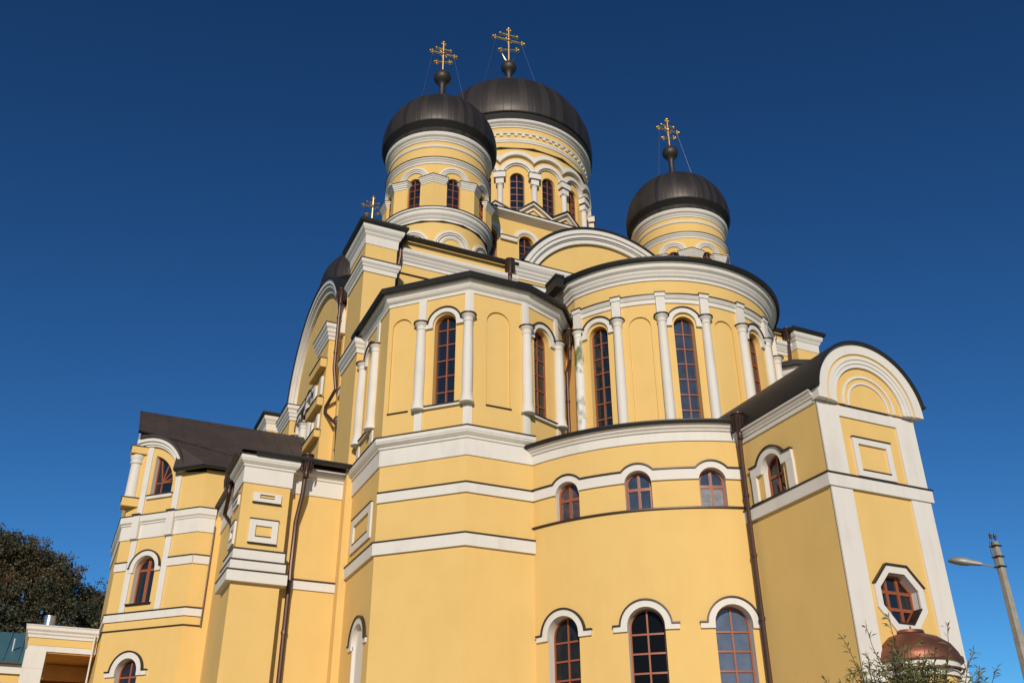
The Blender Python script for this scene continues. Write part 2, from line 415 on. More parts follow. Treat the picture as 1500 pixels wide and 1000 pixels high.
# ------------------------------------------------------------------ ground
def ground():
    mb = MB(); n = 96; rings = [0, 8, 16, 30, 45, 58, 66, 74, 82, 90, 98, 106, 114, 122, 132, 145, 165, 200, 260, 400, 900, 2000]
    for i in range(len(rings)-1):
        rows = []
        for r in rings[i:i+2]:
            row = []
            for k in range(n):
                a = 2*PI*k/n; x, y = r*math.cos(a)+12, r*math.sin(a)+35
                row.append((x, y, terrain(x, y)))
            rows.append(row)
        mb.grid(rows, GRASS, close=True)
    o = mb.build('ground', angle=80); o['kind'] = 'structure'
def terrain(x, y):
    # wooded hill behind and to the left of the church
    h = 39*math.exp(-(((x+30)/52)**2+((y-142)/36)**2))
    h += 2.5*math.sin(x*.07+1)*math.exp(-(((x+30)/60)**2+((y-140)/40)**2))
    return h - .02
GRASS = streaked('grass_and_gravel', (0.10, 0.10, 0.045), (0.24, 0.21, 0.15), .95, 0, hscale=.4, vscale=.4)
ground()
mb = MB(); mb.face([(-3, -12, .0), (48, -12, .0), (48, 75, .0), (-3, 75, .0)], mat('pale_paving', (.48, .43, .36), .9, 0, var=.2, vscale=.8, bump=.2))
pv = mb.build('forecourt_paving'); pv['kind'] = 'structure'; pv.location.z = .004

# ------------------------------------------------------------------ the cathedral
XA = 20.9
CH = thing('cathedral', 'yellow cathedral with white trim and dark onion domes on round drums', 'cathedral', (XA, 40, 0))
def wall(name, M, outer, holes=(), d=0.0, m=None, **k):
    mb = MB(); shape(mb, M, outer, 0, d, m or YEL, holes=holes, sides=False); return mb.build(name, CH, **k)

def cornice(name, path, prof, mats, closed=False, label=None):
    mb = MB(); sweep(mb, path, prof, mats, closed); return mb.build(name, CH, origin=(path[0][0], path[0][1], prof[0][1]), label=label)
def band(path, z0, z1, d=.07, name='string_course'):
    p, m = band_prof(z0, z1, d); return cornice(name, path, p, m)
def ledge(path, z, d=.06, h=.035):
    return cornice('drip_ledge', path, [(-.02, z-h), (d, z-h), (d, z), (-.02, z+.03)], FLASH)
LOWCORN = [(-.02, 13.70), (.05, 13.72), (.05, 14.30), (.10, 14.33), (.10, 14.39), (.15, 14.43), (.22, 14.50), (.22, 14.54), (.24, 14.56), (.24, 14.70), (.27, 14.70), (.27, 14.735), (-.02, 14.86)]
LOWM = [WHI]*9 + [FLASH]*3

def stepped_frame(mb, M, u0, u1, z0, z1, b, d=.07):
    shape(mb, M, rect(u0, u1, z0, z1), -.02, d, WHI, holes=[rect(u0+b, u1-b, z0+b, z1-b)])
    shape(mb, M, rect(u0-.015, u1+.015, z1-.003, z1+.03), -.02, d+.03, FLASH)
    shape(mb, M, rect(u0+b, u1-b, z0+b-.003, z0+b+.03), -.02, d+.02, FLASH)

# ---- side chapel (built once, then mirrored to the other side of the apse)
before = set(bpy.data.objects)
S0, B, C, DL, D, E_, G_ = (8.93, 33.62), (8.93, 30.12), (11.22, 27.82), (13.69, 27.82), (13.46, 27.82), (15.10, 28.48), (16.20, 29.80)
MS, MD, MF, MG, MH = Plane(S0, B), Plane(B, C), Plane(C, DL), Plane(D, E_), Plane(E_, G_)
# lower + upper windows and niches
def chapel_window(M, uc, lab=None):
    rows = [15.82+.46*i+.32 for i in range(7)]
    rows = [16.30, 16.93, 17.56, 18.19, 18.80]
    return aw(M, uc, 15.70, 18.92, .42, CH, rows=rows, depth=.26, fr=.045)
hS = chapel_window(MS, 1.42); hD = chapel_window(MD, 2.31); hG = chapel_window(MG, .885)
nD = archloop(.555, 15.68, 19.12, .38); nF = archloop(1.15, 15.66, 19.05, .46)
lowS = archloop(2.30, 3.0, 8.05, .62)
wall('chapel_wall', MS, rect(0, 3.5, 0, 20.4), [hS, lowS])
wall('chapel_wall', MD, rect(0, MD.L, 0, 20.4), [hD, nD])
wall('chapel_wall', MF, rect(0, MF.L, 0, 14.78))
wall('chapel_wall', MF, rect(0, 2.24, 14.78, 20.4), [nF])
wall('chapel_wall', MG, rect(0, MG.L, 14.6, 20.4), [hG])
wall('chapel_wall', MH, rect(0, MH.L, 14.6, 20.4))
for M, n_ in ((MD, nD), (MF, nF)):
    mb = MB(); niche_parts(mb, M, n_, .07); mb.build('blind_niche', CH, origin=M.P(n_[0][0], n_[0][1]))
    u0, u1 = min(p[0] for p in n_), max(p[0] for p in n_)
    mb = MB(); shape(mb, M, rect(u0-.02, u1+.04, 15.655, 15.69), -.08, .05, FLASH); mb.build('drip_ledge', CH, origin=M.P(u0, 15.66))
mb = MB(); niche_parts(mb, MS, lowS, .12, WHI); mb.build('blind_niche', CH, origin=MS.P(2.3, 3))
hood(MS, 2.30, 8.05, .62, .84, .06, CH, feet=(.98, 7.92, 8.07))
mb = MB(); stepped_frame(mb, MS, .61, 2.97, 11.40, 12.66, .28); mb.build('wall_frame', CH, origin=MS.P(1.8, 11.4))
for M, uc, cols in ((MS, 1.42, (.58, 2.24)), (MD, 2.31, (1.39, 3.24)), (MG, .885, (0.0, 1.77))):
    hood(M, uc, 18.93, .47, .65, .10, CH, feet=(cols[1]-uc-.1, 18.82, 19.00))
    sill(M, uc-.72, uc+.72, 15.70, CH, d=.13)
    for u in cols:
        lathe_col(M, u, 15.60, 19.10, .165, CH, d=.07)
        if (M is MG and u == 0): continue
        for za, zb in ((19.12, 20.12), (14.82, 15.60)):
            mb = MB()
            if u == 3.24: pth = [MD.P(3.09, 0)[:2], C, MF.P(.15, 0)[:2]]      # corner strips fold round the corner
            elif u == 1.77: pth = [MG.P(1.62, 0)[:2], E_, MH.P(.15, 0)[:2]]
            else: pth = None
            if pth: sweep(mb, pth, [(-.02, za), (.05, za), (.05, zb), (-.02, zb)], WHI)
            else: shape(mb, M, rect(u-.15, u+.15, za, zb), -.02, .05, WHI)
            mb.build('pilaster_strip', CH, origin=M.P(u, za))
for za, zb in ((19.12, 20.12), (14.82, 15.60)):
    mb = MB(); sweep(mb, [MF.P(2.09, 0)[:2], D, MG.P(.15, 0)[:2]], [(-.02, za), (.05, za), (.05, zb), (-.02, zb)], WHI)
    mb.build('pilaster_strip', CH, origin=MF.P(2.24, za))
cornice('chapel_cornice', [(8.93, 33.9), B, C, DL], LOWCORN, LOWM)
band([(8.93, 33.62), B, C, DL][1:], 12.41, 12.765, .07)
band([(8.93, 33.62), B, C, DL], 10.62, 11.05, .09)
UPC = [(-.02, 20.05), (.04, 20.07), (.04, 20.18), (.12, 20.26), (.17, 20.36), (.17, 20.40), (.25, 20.45), (.28, 20.52), (.28, 20.58),
       (.34, 20.50), (.43, 20.52), (.46, 20.62), (.43, 20.74), (.30, 20.78)]
UPM = [WHI]*8 + [BARREL]*5
up_path = [(8.93, 33.9), B, C, D, E_, G_]
cornice('chapel_cornice', up_path, UPC, UPM)
mb = MB()
n = len(up_path); ev = []
for i, p in enumerate(up_path):
    q = Vector(p); n1 = n2 = None
    if i: t = (q-Vector(up_path[i-1])).normalized(); n1 = Vector((t.y, -t.x))
    if i < n-1: t = (Vector(up_path[i+1])-q).normalized(); n2 = Vector((t.y, -t.x))
    n1 = n1 or n2; n2 = n2 or n1; q = q+(n1+n2)/(1+n1.dot(n2))*.34; ev.append((q.x, q.y, 20.76))
for i in range(n-1): mb.face([ev[i], ev[i+1], (12.9, 34.1, 21.9)], BARREL)
mb.build('chapel_roof', CH, origin=(12.9, 34.1, 21.9), smooth=False)
chapel_objs = [o for o in bpy.data.objects if o not in before]
def copytree(o, parent, mirror=False):
    c = o.copy(); col.objects.link(c); c.parent = parent
    for k in o.children: copytree(k, c)
    if mirror: c.location.x = -c.location.x; c.scale.x = -1
    return c
for o in [o for o in chapel_objs if o.parent is CH]: copytree(o, CH, True)

# ---- apse, lower ring
before = set(bpy.data.objects)
AR = Cyl(XA, 30.75, 7.8)
A0, A1 = -68.4, -14.2
holes = []
for k, a in enumerate((-57.6, -39.8, -22.5)):
    uc = AR.u(a)
    lo = archloop(uc, 11.50, 12.36, .43); inn = archloop(uc, 11.585, 12.36, .355)
    window(AR, lo, inn, CH, depth=.22, reveal=WHI if k < 2 else WHI, bars_u=[uc], bars_z=[(12.22, .05)], glass=(mat('brown_curtained_glass', (.09, .06, .05), .06, 0, spec=.6, var=.5, vscale=4, coat=.5), GLASSB, GLASSB)[k], bw=.04)
    if k == 2:
        mb = MB(); shape(mb, AR, rect(uc-.35, uc+.35, 11.59, 12.18), 0, -.213, CURT, sides=False); mb.build('curtain', CH, origin=AR.P(uc, 11.6, -.2))
    holes.append(lo)
    hood(AR, uc, 12.36, .43, .645, .07, CH, feet=(.66, 12.41, 12.765))
for a, gl in ((-59.9, mat('dim_window_glass', (.020, .018, .016), .08, 0, spec=.3, var=.5, vscale=2)), (-40.2, mat('dark_window_glass', (.006, .006, .006), .12, 0, spec=.08)), (-21.2, mat('bright_sky_painted_glass', (.11, .13, .17), .05, 0, spec=.7, var=.3, vscale=2, bump=.05, bscale=2)) ):  # last pane's pale blue-grey base has the reflected sky painted in
    uc = AR.u(a)
    lo = archloop(uc, 3.6, 7.90, .56); inn = archloop(uc, 3.66, 7.90, .51)
    window(AR, lo, inn, CH, depth=.32, reveal=WHI, bars_u=[uc], bars_z=[7.72, 7.16, 6.60, 6.04, 5.48, 4.9, 4.3], bw=.027, glass=gl)
    holes.append(lo)
    hood(AR, uc, 7.90, .56, .76, .08, CH, feet=(.99, 7.77, 7.93), flash=.04)
wall('apse_wall', AR, rect(AR.u(A0), AR.u(A1), 0, 14.3), holes)
edges = [AR.u(A0)] + sum([[AR.u(a)-.66, AR.u(a)+.66] for a in (-57.6, -39.8, -22.5)], []) + [AR.u(A1)]
for i in range(0, 8, 2):
    mb = MB(); shape(mb, AR, rect(edges[i], edges[i+1], 12.41, 12.765), -.02, .07, WHI); shape(mb, AR, rect(edges[i], edges[i+1], 12.761, 12.807), -.02, .12, FLASH)
    mb.build('string_course', CH, origin=AR.P(edges[i], 12.4))
ledge(AR.path(A0-.3, A1), 11.505, .07, .05)
RC = [(-.02, 13.70), (.05, 13.72), (.05, 14.02), (.11, 14.05), (.11, 14.09), (.19, 14.16), (.19, 14.20), (.26, 14.24), (.26, 14.30), (-.02, 14.36)]
cornice('apse_cornice', AR.path(A0, A1), RC, WHI)
gutter(AR.path(A0-.2, A1-.5), 14.32, CH, out=.22, r=.085)
RU = 5.05
mb = MB(); rows = []
for r, z in ((8.06, 14.38), (7.0, 14.75), (RU-.02, 15.3)):
    rows.append([(XA+r*math.sin(R(a)), 30.75-r*math.cos(R(a)), z) for a in [A0+(A1-A0)*i/40 for i in range(41)]])
mb.grid(rows, BARREL); mb.build('apse_roof', CH, origin=(XA, 30.75, 14.4))
for o in [o for o in bpy.data.objects if o not in before and o.parent is CH]: copytree(o, CH, True)
pipe([(18.69, 22.86, 14.3), (18.69, 22.90, 13.7), (18.74, 22.98, 13.0), (18.74, 22.98, 0)], .075, CH, funnel=(18.69, 22.86, 14.5))

# ---- apse, upper tier
UA = Cyl(XA, 30.75, RU); ST = 68.5
xs = XA-RU*math.sin(R(ST)); ys = 30.75-RU*math.cos(R(ST))
path_u = [(xs, 34.0)] + UA.path(-ST, ST) + [(2*XA-xs, 34.0)]
holes = []; niches = []
for a in (-57, -19, 19, 57):
    uc = UA.u(a)
    holes.append(aw(UA, uc, 15.0, 19.60, .40, CH, rows=[15.55, 16.18, 16.81, 17.44, 18.07, 18.70, 19.33], depth=.26, fr=.045, glass=GLASSB if a == -19 else GLASS))
    hood(UA, uc, 19.68, .46, .66, .10, CH, feet=(.72, 19.56, 19.74))
for a in (-38, 0, 38):
    n_ = archloop(UA.u(a), 15.0, 19.63, .42); holes.append(n_); niches.append(n_)
for n_ in niches:
    mb = MB(); niche_parts(mb, UA, n_, .07); mb.build('blind_niche', CH, origin=UA.P(n_[0][0], 15))
wall('apse_wall', UA, rect(UA.u(-ST), UA.u(ST), 14.8, 21.8), holes)
for p, q in (((xs, 34.0), (xs, ys)), ((2*XA-xs, ys), (2*XA-xs, 34.0))):
    wall('apse_wall', Plane(p, q), rect(0, Plane(p, q).L, 14.8, 21.8))
for k in range(8):
    a = -66.5+19*k
    lathe_col(UA, UA.u(a), 14.95, 20.0, .17, CH, d=.09, base=False, capr=1.5, m=STAIN if k == 0 else WHI)
    mb = MB(); u = UA.u(a)
    shape(mb, UA, rect(u-.165, u+.165, 20.02, 20.97), -.02, .17, WHI); shape(mb, UA, rect(u-.19, u+.19, 20.80, 20.97), -.02, .205, WHI)
    shape(mb, UA, rect(u-.21, u+.21, 20.967, 21.0), -.02, .235, FLASH)
    mb.build('pilaster_strip', CH, origin=UA.P(u, 20))
cornice('apse_cornice', path_u, [(-.02, 20.55), (.05, 20.57), (.05, 20.72), (.11, 20.77), (.11, 20.80), (.15, 20.86), (.15, 20.90), (.185, 20.90), (.185, 20.935), (-.02, 20.98)], [WHI]*6+[FLASH]*3)
cornice('apse_cornice', path_u, [(-.02, 21.58), (.05, 21.60), (.05, 21.70), (.13, 21.77), (.13, 21.81), (.20, 21.92), (.20, 21.97), (.31, 22.06), (.33, 22.16), (.33, 22.20), (.39, 22.22), (.39, 22.32), (-.02, 22.36)], WHI)
gutter(path_u, 22.36, CH, out=.36, r=.11)
mb = MB(); rows = []
for k, z in ((.40, 22.44), (-2.5, 23.2), (-4.9, 23.7)):
    rows.append([(XA+(RU+k)*math.sin(R(a)), 30.75-(RU+k)*math.cos(R(a)), z) for a in [-90+180*i/48 for i in range(49)]])
mb.grid(rows, BARREL)
mb.face([(XA-RU-.2, 30.75, 22.46), (XA, 30.75, 23.7), (XA, 34.0, 23.7), (XA-RU-.2, 34.0, 22.46)], BARREL)
mb.face([(XA+RU+.2, 30.75, 22.46), (XA, 30.75, 23.7), (XA, 34.0, 23.7), (XA+RU+.2, 34.0, 22.46)][::-1], BARREL)
mb.build('apse_roof', CH, origin=(XA, 31, 22.4), smooth=False)
mb = MB()      # rain hopper at the end of the apse gutter
hx, hy = 15.50, 29.25
mb.box(hx-.17, hx+.17, hy-.45, hy+.45, 21.98, 22.06, BARREL); mb.box(hx-.17, hx-.13, hy-.45, hy+.45, 22.06, 22.48, BARREL); mb.box(hx+.13, hx+.17, hy-.45, hy+.45, 22.06, 22.48, BARREL)
mb.box(hx-.13, hx+.13, hy-.45, hy-.41, 22.06, 22.48, BARREL); mb.box(hx-.13, hx+.13, hy+.41, hy+.45, 22.06, 22.48, BARREL); mb.box(hx-.2, hx+.2, hy-.48, hy+.48, 22.44, 22.55, BARREL)
mb.build('rain_hopper', CH, origin=(hx, hy, 22.0), smooth=False)
# downpipe in the corner between chapel and apse
pipe([(16.0, 29.12, 19.7), (16.0, 29.12, 18.9), (15.62, 28.70, 18.1), (15.62, 28.70, 15.0)], .07, CH, funnel=(16.0, 29.12, 20.2))

# ---- apse porch (tower with barrel roof)
TX0, TX1, TY = 18.87, 22.61, 19.48
TS, TF, TR = Plane((TX0, 23.5), (TX0, TY)), Plane((TX0, TY), (TX1, TY)), Plane((TX1, TY), (TX1, 23.5))
lo = archloop(1.76, 11.37, 12.27, .47); inn = archloop(1.76, 11.43, 12.27, .41)
window(TS, lo, inn, CH, depth=.24, reveal=WHI, bars_u=[1.76], bars_z=[(12.12, .035)], bw=.035)
wall('porch_wall', TS, rect(0, TS.L, 0, 14.3), [lo])
octo = lambda k: [(1.80+.0+x*k, 7.98+z*k*1.0) for x, z in ((-.35, -.86), (.35, -.86), (.85, -.28), (.85, .32), (.35, .86), (-.35, .86), (-.85, .32), (-.85, -.28))]
octl = octo(.80)
window(TF, octl, octo(.73), CH, depth=.26, reveal=WHI, bars_u=[1.59, 2.01], bars_z=[7.74, 8.20], bw=.045)
wall('porch_wall', TF, rect(0, TF.L, 0, 14.0), [octl])
wall('porch_wall', TR, rect(0, TR.L, 0, 14.3))
mb = MB(); shape(mb, TF, octo(1.04), -.02, .06, WHI, holes=[octl])
o8 = octo(1.04); o9 = octo(1.09)
shape(mb, TF, [o8[3], o8[4], o8[5], o8[6], (o9[6][0], o9[6][1]), o9[5], o9[4], o9[3]], -.02, .12, FLASH)
o8 = octo(.80); o9 = octo(.75)
shape(mb, TF, [o8[0], o8[1], o8[2], o9[2], o9[1], o9[0]], -.2, .09, FLASH)
mb.build('octagonal_surround', CH, origin=TF.P(1.8, 7.9))
mb = MB()
W_ = TF.L
shape(mb, TF, rect(0, W_, 11.38, 13.60), -.02, .05, WHI, holes=[rect(.77, 2.98, 11.38, 13.25)])
mb.build('pilaster_frame', CH, origin=TF.P(2, 11))
for u0, u1 in ((0, .77), (2.98, W_)):
    mb = MB(); shape(mb, TF, rect(u0, u1, 0, 10.98), -.02, .05, WHI); mb.build('pilaster_strip', CH, origin=TF.P(u0, 0))
mb = MB(); stepped_frame(mb, TF, 1.11, 2.56, 11.43, 12.63, .185); mb.build('wall_frame', CH, origin=TF.P(1.9, 11.4))
band([(TX0, 23.5), (TX0, TY), (TX1, TY), (TX1, 23.5)], 10.97, 11.36, .10)
mb = MB()
shape(mb, TF, rect(.85, 2.7, 13.60, 13.635), -.02, .1, FLASH); mb.build('drip_ledge', CH, origin=TF.P(1.8, 13.6))
for p in ([(TX0, 23.5), (TX0, TY+.02)], [(TX1, TY+.02), (TX1, 23.5)]):
    cornice('porch_cornice', p, [(-.02, 13.54), (.05, 13.56), (.05, 13.68), (.09, 13.71), (.09, 13.75), (.14, 13.82), (.14, 13.87), (.20, 13.90), (.20, 13.965), (-.02, 13.99)], WHI)
GX, GZ = 1.94, 13.70
mb = MB()
def gring(r0, r1, d, m, d0=-.02): shape(mb, TF, [(GX-r1, 13.625)] + arc(GX, GZ, r1, -90, 90, 40) + [(GX+r1, 13.625), (GX+r0, 13.625)] + arc(GX, GZ, r0, 90, -90, 40) + [(GX-r0, 13.625)], d0, d, m)
gring(1.70, 2.03, .28, WHI); gring(1.62, 1.70, .235, YEL); gring(1.52, 1.62, .265, WHI); gring(1.40, 1.52, .235, WHI); gring(1.28, 1.40, .205, WHI)
gring(1.02, 1.28, .13, YEL); gring(.94, 1.02, .155, WHI); gring(.81, .94, .115, YEL); gring(.74, .81, .135, WHI)
shape(mb, TF, [(GX-.74, 13.625), (GX+.74, 13.625)] + arc(GX, GZ, .74, 90, -90, 30), -.02, .095, YEL)
mb.build('gable_arch', CH, origin=TF.P(GX, GZ))
def barrel(M, cu, cz, r, t, d1, d0, a=100, tip=0, name='barrel_roof', m=None, seams=0):
    """half round roof running back from the plane; d is distance in front of it"""
    mb = MB(); m = m or BARREL; n = 44
    a0_, a1_ = a if isinstance(a, tuple) else (-a, a)
    A = [R(a0_+(a1_-a0_)*i/n) for i in range(n+1)]
    pr = lambda rr, d: [M.P(cu+rr*math.sin(x), cz+rr*math.cos(x), d) for x in A]
    mb.grid([pr(r, d0), pr(r, d1), pr(r+t, d1), pr(r+t, d0)], m)
    if tip:
        for s in (-1, 1):
            x = R(a)*s; u, z = cu+r*math.sin(x), cz+r*math.cos(x)
            q = [(u, z-.0), (u+s*tip, z+.02), (u+s*tip, z+.07), (u, z+.09)]
            shape(mb, M, q, d0, d1-.003, m); 
    for k in range(seams):
        d = d1+(d0-d1)*(k+.5)/seams
        mb.grid([pr(r+t-.002, d-.02), pr(r+t+.03, d-.012), pr(r+t+.03, d+.012), pr(r+t-.002, d+.02)], m)
    return mb.build(name, CH, origin=M.P(cu, cz, d1))
barrel(TF, GX, GZ, 2.03, .09, .36, -6.2, a=83, tip=.15)
# surround of the porch side window
hood(TS, 1.76, 12.27, .47, .69, .09, CH, feet=(.98, 12.25, 12.56), flash=.045)
for u0, u1 in ((.80, 1.02), (2.46, 2.76)): mb = MB(); shape(mb, TS, rect(u0, u1, 11.38, 12.255), -.02, .09, WHI); mb.build('window_surround', CH, origin=TS.P(u0, 11.4))
for u0, u1, d0_, d1_ in ((.72, 1.30, -.02, .14), (1.36, 2.3, -.3, .12)): mb = MB(); shape(mb, TS, rect(u0, u1, 11.375, 11.41), d0_, d1_, FLASH); mb.build('sill', CH, origin=TS.P(u0, 11.4))
# copper canopy over the little bay under the octagonal window
cx_, cy_ = 20.72, TY
mb = MB(); rows = []
for r, z in ((.02, 7.12), (.40, 7.11), (.42, 7.03), (.40, 7.02), (.74, 6.90), (1.0, 6.70), (1.14, 6.48), (1.18, 6.36), (1.18, 6.345), (1.23, 6.34), (1.23, 6.24), (1.20, 6.22), (1.06, 6.21)):
    rows.append([(cx_+r*math.sin(R(a)), cy_-r*math.cos(R(a)), z) for a in range(-92, 93, 8)])
mb.grid(rows, CANOPY); o = mb.build('canopy', CH, origin=(cx_, cy_, 6))
mb = MB()
for pr, m in (((1.12, 6.21, 1.12, 6.05), WHI), ((1.19, 6.05, 1.19, 6.0), CANOPY), ((1.07, 6.0, 1.07, 5.85), WHI), ((1.0, 5.85, 1.0, 0), YEL)):
    mb.grid([[(cx_+pr[0]*math.sin(R(a)), cy_-pr[0]*math.cos(R(a)), z) for a in range(-92, 93, 6)] for z in (pr[1], pr[3])], m)
mb.build('oriel_bay', CH, origin=(cx_, cy_, 0))
pipe([(cx_+.05, TY-.04, 7.25), (cx_+.05, TY-.10, 7.05)], .03, CH, name='canopy_rod', brackets=False)

# ---- corner piers and main east wall
PC_ = [(-.02, 25.02), (.03, 25.04), (.05, 25.45), (.12, 25.55), (.12, 25.6), (.20, 25.7), (.24, 25.80), (.24, 25.95), (.34, 25.95), (.38, 26.02), (.38, 26.13), (-.3, 26.28)]
before = set(bpy.data.objects)
px0, px1, py0, py1 = 8.66, 10.05, 33.42, 35.7
mb = MB(); mb.box(px0, px1, py0, py1, 0, 26.05, YEL); mb.build('corner_pier', CH, origin=(px0, py0, 0), smooth=False)
pp = [(px1, py1), (px0, py1), (px0, py0), (px1, py0)]
cornice('pier_cornice', pp, PC_, [WHI]*7+[BARREL]*4, closed=True)
mb = MB(); mb.face([(px0-.36, py0-.36, 26.14), (px1+.36, py0-.36, 26.14), (px1+.36, py1+.36, 26.14), (px0-.36, py1+.36, 26.14)], BARREL); mb.build('pier_roof', CH, origin=(px0, py0, 26))
cornice('pier_cornice', pp, [(-.02, 23.62), (.05, 23.64), (.05, 23.84), (.10, 23.9), (.10, 23.95), (.17, 24.05), (.17, 24.20), (.20, 24.2), (.20, 24.235), (-.02, 24.29)], [WHI]*6+[FLASH]*3, closed=True)
cornice('pier_cornice', [pp[1], pp[2], (8.93, py0)], [(-.02, 19.72), (.05, 19.74), (.05, 19.9), (.11, 19.98), (.11, 20.05), (.18, 20.15), (.18, 20.34), (.21, 20.34), (.21, 20.375), (-.02, 20.43)], [WHI]*6+[FLASH]*3)
EW = Plane((px1, 34.0), (16.05, 34.0))
wall('main_wall', EW, rect(0, EW.L, 14, 26.2))
cornice('main_cornice', [(px1, 34.0), (16.0, 34.0)], [(-.02, 24.80), (.04, 24.82), (.04, 24.96), (.10, 25.02), (.10, 25.06), (.18, 25.18), (.18, 25.22), (.28, 25.33), (.30, 25.44), (.30, 25.50), (-.02, 25.54)], WHI)
ledge([(px1, 34.0), (16.0, 34.0)], 24.36, .07, .04)
gutter([(px1+.1, 34.0), (16.0, 34.0)], 26.12, CH, out=.18, r=.11)
pipe([(10.30, 33.72, 26.0), (10.30, 33.72, 25.0), (10.24, 33.86, 24.2), (10.24, 33.86, 21.0)], .08, CH, funnel=(10.30, 33.70, 26.25))
pipe([(15.55, 33.70, 26.0), (15.55, 33.70, 25.1), (15.6, 33.85, 24.4), (15.6, 33.85, 21.0)], .08, CH, funnel=(15.55, 33.68, 26.2))
mb = MB(); mb.face([(9.8, 33.75, 26.22), (16.2, 33.75, 26.22), (16.2, 40.2, 27.0), (9.8, 40.2, 26.5)], BARREL); mb.build('main_roof', CH, origin=(9, 34, 26.2))
SWc = Plane((9.75, 40.0), (9.75, 35.6)); wall('main_wall', SWc, rect(0, SWc.L, 0, 26.2))
for o in [o for o in bpy.data.objects if o not in before and o.parent is CH]: copytree(o, CH, True)

for x0_ in (9.05, 31.4):
    q0, q1, q2, q3 = x0_, x0_+1.35, 55.1, 57.2
    mb = MB(); mb.box(q0, q1, q2, q3, 0, 26.05, YEL); mb.build('corner_pier', CH, origin=(q0, q2, 0), smooth=False)
    cornice('pier_cornice', [(q1, q3), (q0, q3), (q0, q2), (q1, q2)], PC_, [WHI]*7+[BARREL]*4, closed=True)
    mb = MB(); mb.face([(q0-.36, q2-.36, 26.14), (q1+.36, q2-.36, 26.14), (q1+.36, q3+.36, 26.14), (q0-.36, q3+.36, 26.14)], BARREL); mb.build('pier_roof', CH, origin=(q0, q2, 26))
# ---- arms of the cross with round gables
def arm(M, L, uc, zc, rr, zspring, back, zb, ra=None):
    half = math.sqrt(rr*rr-(zspring-zc)**2)
    a = math.degrees(math.asin(half/rr))
    wall('arm_wall', M, [(0, zb), (L, zb), (L, zspring)] + arc(uc, zc, rr, a, -a, 40) + [(0, zspring)], d=.0)
    mb = MB()
    for r0, r1, d in ((rr-.24, rr, .36), (rr-.42, rr-.24, .29), (rr-.48, rr-.42, .22), (rr-.70, rr-.48, .16)):
        def lim(r): return math.degrees(math.acos((zspring+.02-zc)/r))
        shape(mb, M, arc(uc, zc, r1, -lim(r1), lim(r1), 50) + arc(uc, zc, r0, lim(r0), -lim(r0), 50), -.02, d, WHI)
    mb.build('gable_arch', CH, origin=M.P(uc, zspring))
    barrel(M, uc, zc, rr, .10, .42, -back, a=ra or a, seams=9)
GE = Plane((16.08, 33.98), (25.72, 33.98))
arm(GE, GE.L, GE.L/2, 24.05, 5.22, 26.36, 6.5, 14)
cornice('gable_cornice', [(16.08, 40), (16.08, 33.98), (25.72, 33.98), (25.72, 40)], [(-.02, 25.50), (.05, 25.52), (.05, 25.62), (.12, 25.70), (.12, 25.75), (.2, 25.86), (.2, 25.92), (.28, 26.02), (.34, 26.15), (.34, 26.30), (.37, 26.30), (.37, 26.335), (-.02, 26.38)], [WHI]*9+[FLASH]*3)
cornice('gable_cornice', [(16.08, 40), (16.08, 33.98), (25.72, 33.98), (25.72, 40)], [(-.02, 24.95), (.04, 24.97), (.04, 25.33), (.07, 25.33), (.07, 25.36), (-.02, 25.40)], [WHI]*2+[FLASH]*3)
GS = Plane((9.57, 50.0), (9.57, 39.7))
arm(GS, GS.L, 5.2, 23.95, 5.22, 23.97, 5, 0, ra=(-90, 70))
wall('arm_wall', Plane((9.57, 39.72), (14.9, 39.72)), rect(0, 5.3, 0, 26.2))
wall('arm_wall', Plane((14.9, 50.0), (9.57, 50.0)), rect(0, 5.3, 0, 26.2))
GSr = Plane((2*XA-9.57, 39.7), (2*XA-9.57, 50.0)); arm(GSr, GSr.L, 5.1, 23.95, 5.22, 23.97, 5, 0)
wall('arm_wall', Plane((26.9, 39.72), (2*XA-9.57, 39.72)), rect(0, 5.4, 0, 26.2))
# pilasters of the south arm with panelled bosses
for y0_, y1_, ct in ((40.05, 42.1, 0), (47.5, 49.9, -1.15)):
    mb = MB(); mb.box(8.97, 9.6, y0_, y1_, 0, 24.2+ct, YEL); mb.build('arm_pilaster', CH, origin=(9, y0_, 0), smooth=False)
    cornice('pier_cornice', [(9.6, y1_), (8.97, y1_), (8.97, y0_), (9.6, y0_)], [(o_, z_+ct) for o_, z_ in [(-.02, 23.72), (.05, 23.74), (.05, 23.88), (.11, 23.96), (.11, 24.06), (.17, 24.14), (.17, 24.26), (.25, 24.36), (.25, 24.54), (.28, 24.54), (.28, 24.58), (-.02, 24.63)]], [WHI]*8+[FLASH]*3)
MP = Plane((8.97, 42.1), (8.97, 40.05))
for z0, z1, dd in ((22.28, 22.72, .30), (20.3, 20.7, .28), (18.72, 19.05, .28)):
    mb = MB(); shape(mb, MP, rect(-.1, 2.05, z0, z1), -.02, dd, YEL); shape(mb, MP, rect(-.12, 2.07, z1, z1+.035), -.02, dd+.04, FLASH); mb.build('pilaster_boss', CH, origin=MP.P(0, z0))
for z0, z1 in ((21.0, 21.95), (19.3, 20.0)):
    for u in (.25, 1.35): mb = MB(); shape(mb, MP, rect(u, u+.35, z0, z1), -.02, .10, WHI); mb.build('pilaster_boss', CH, origin=MP.P(u, z0))
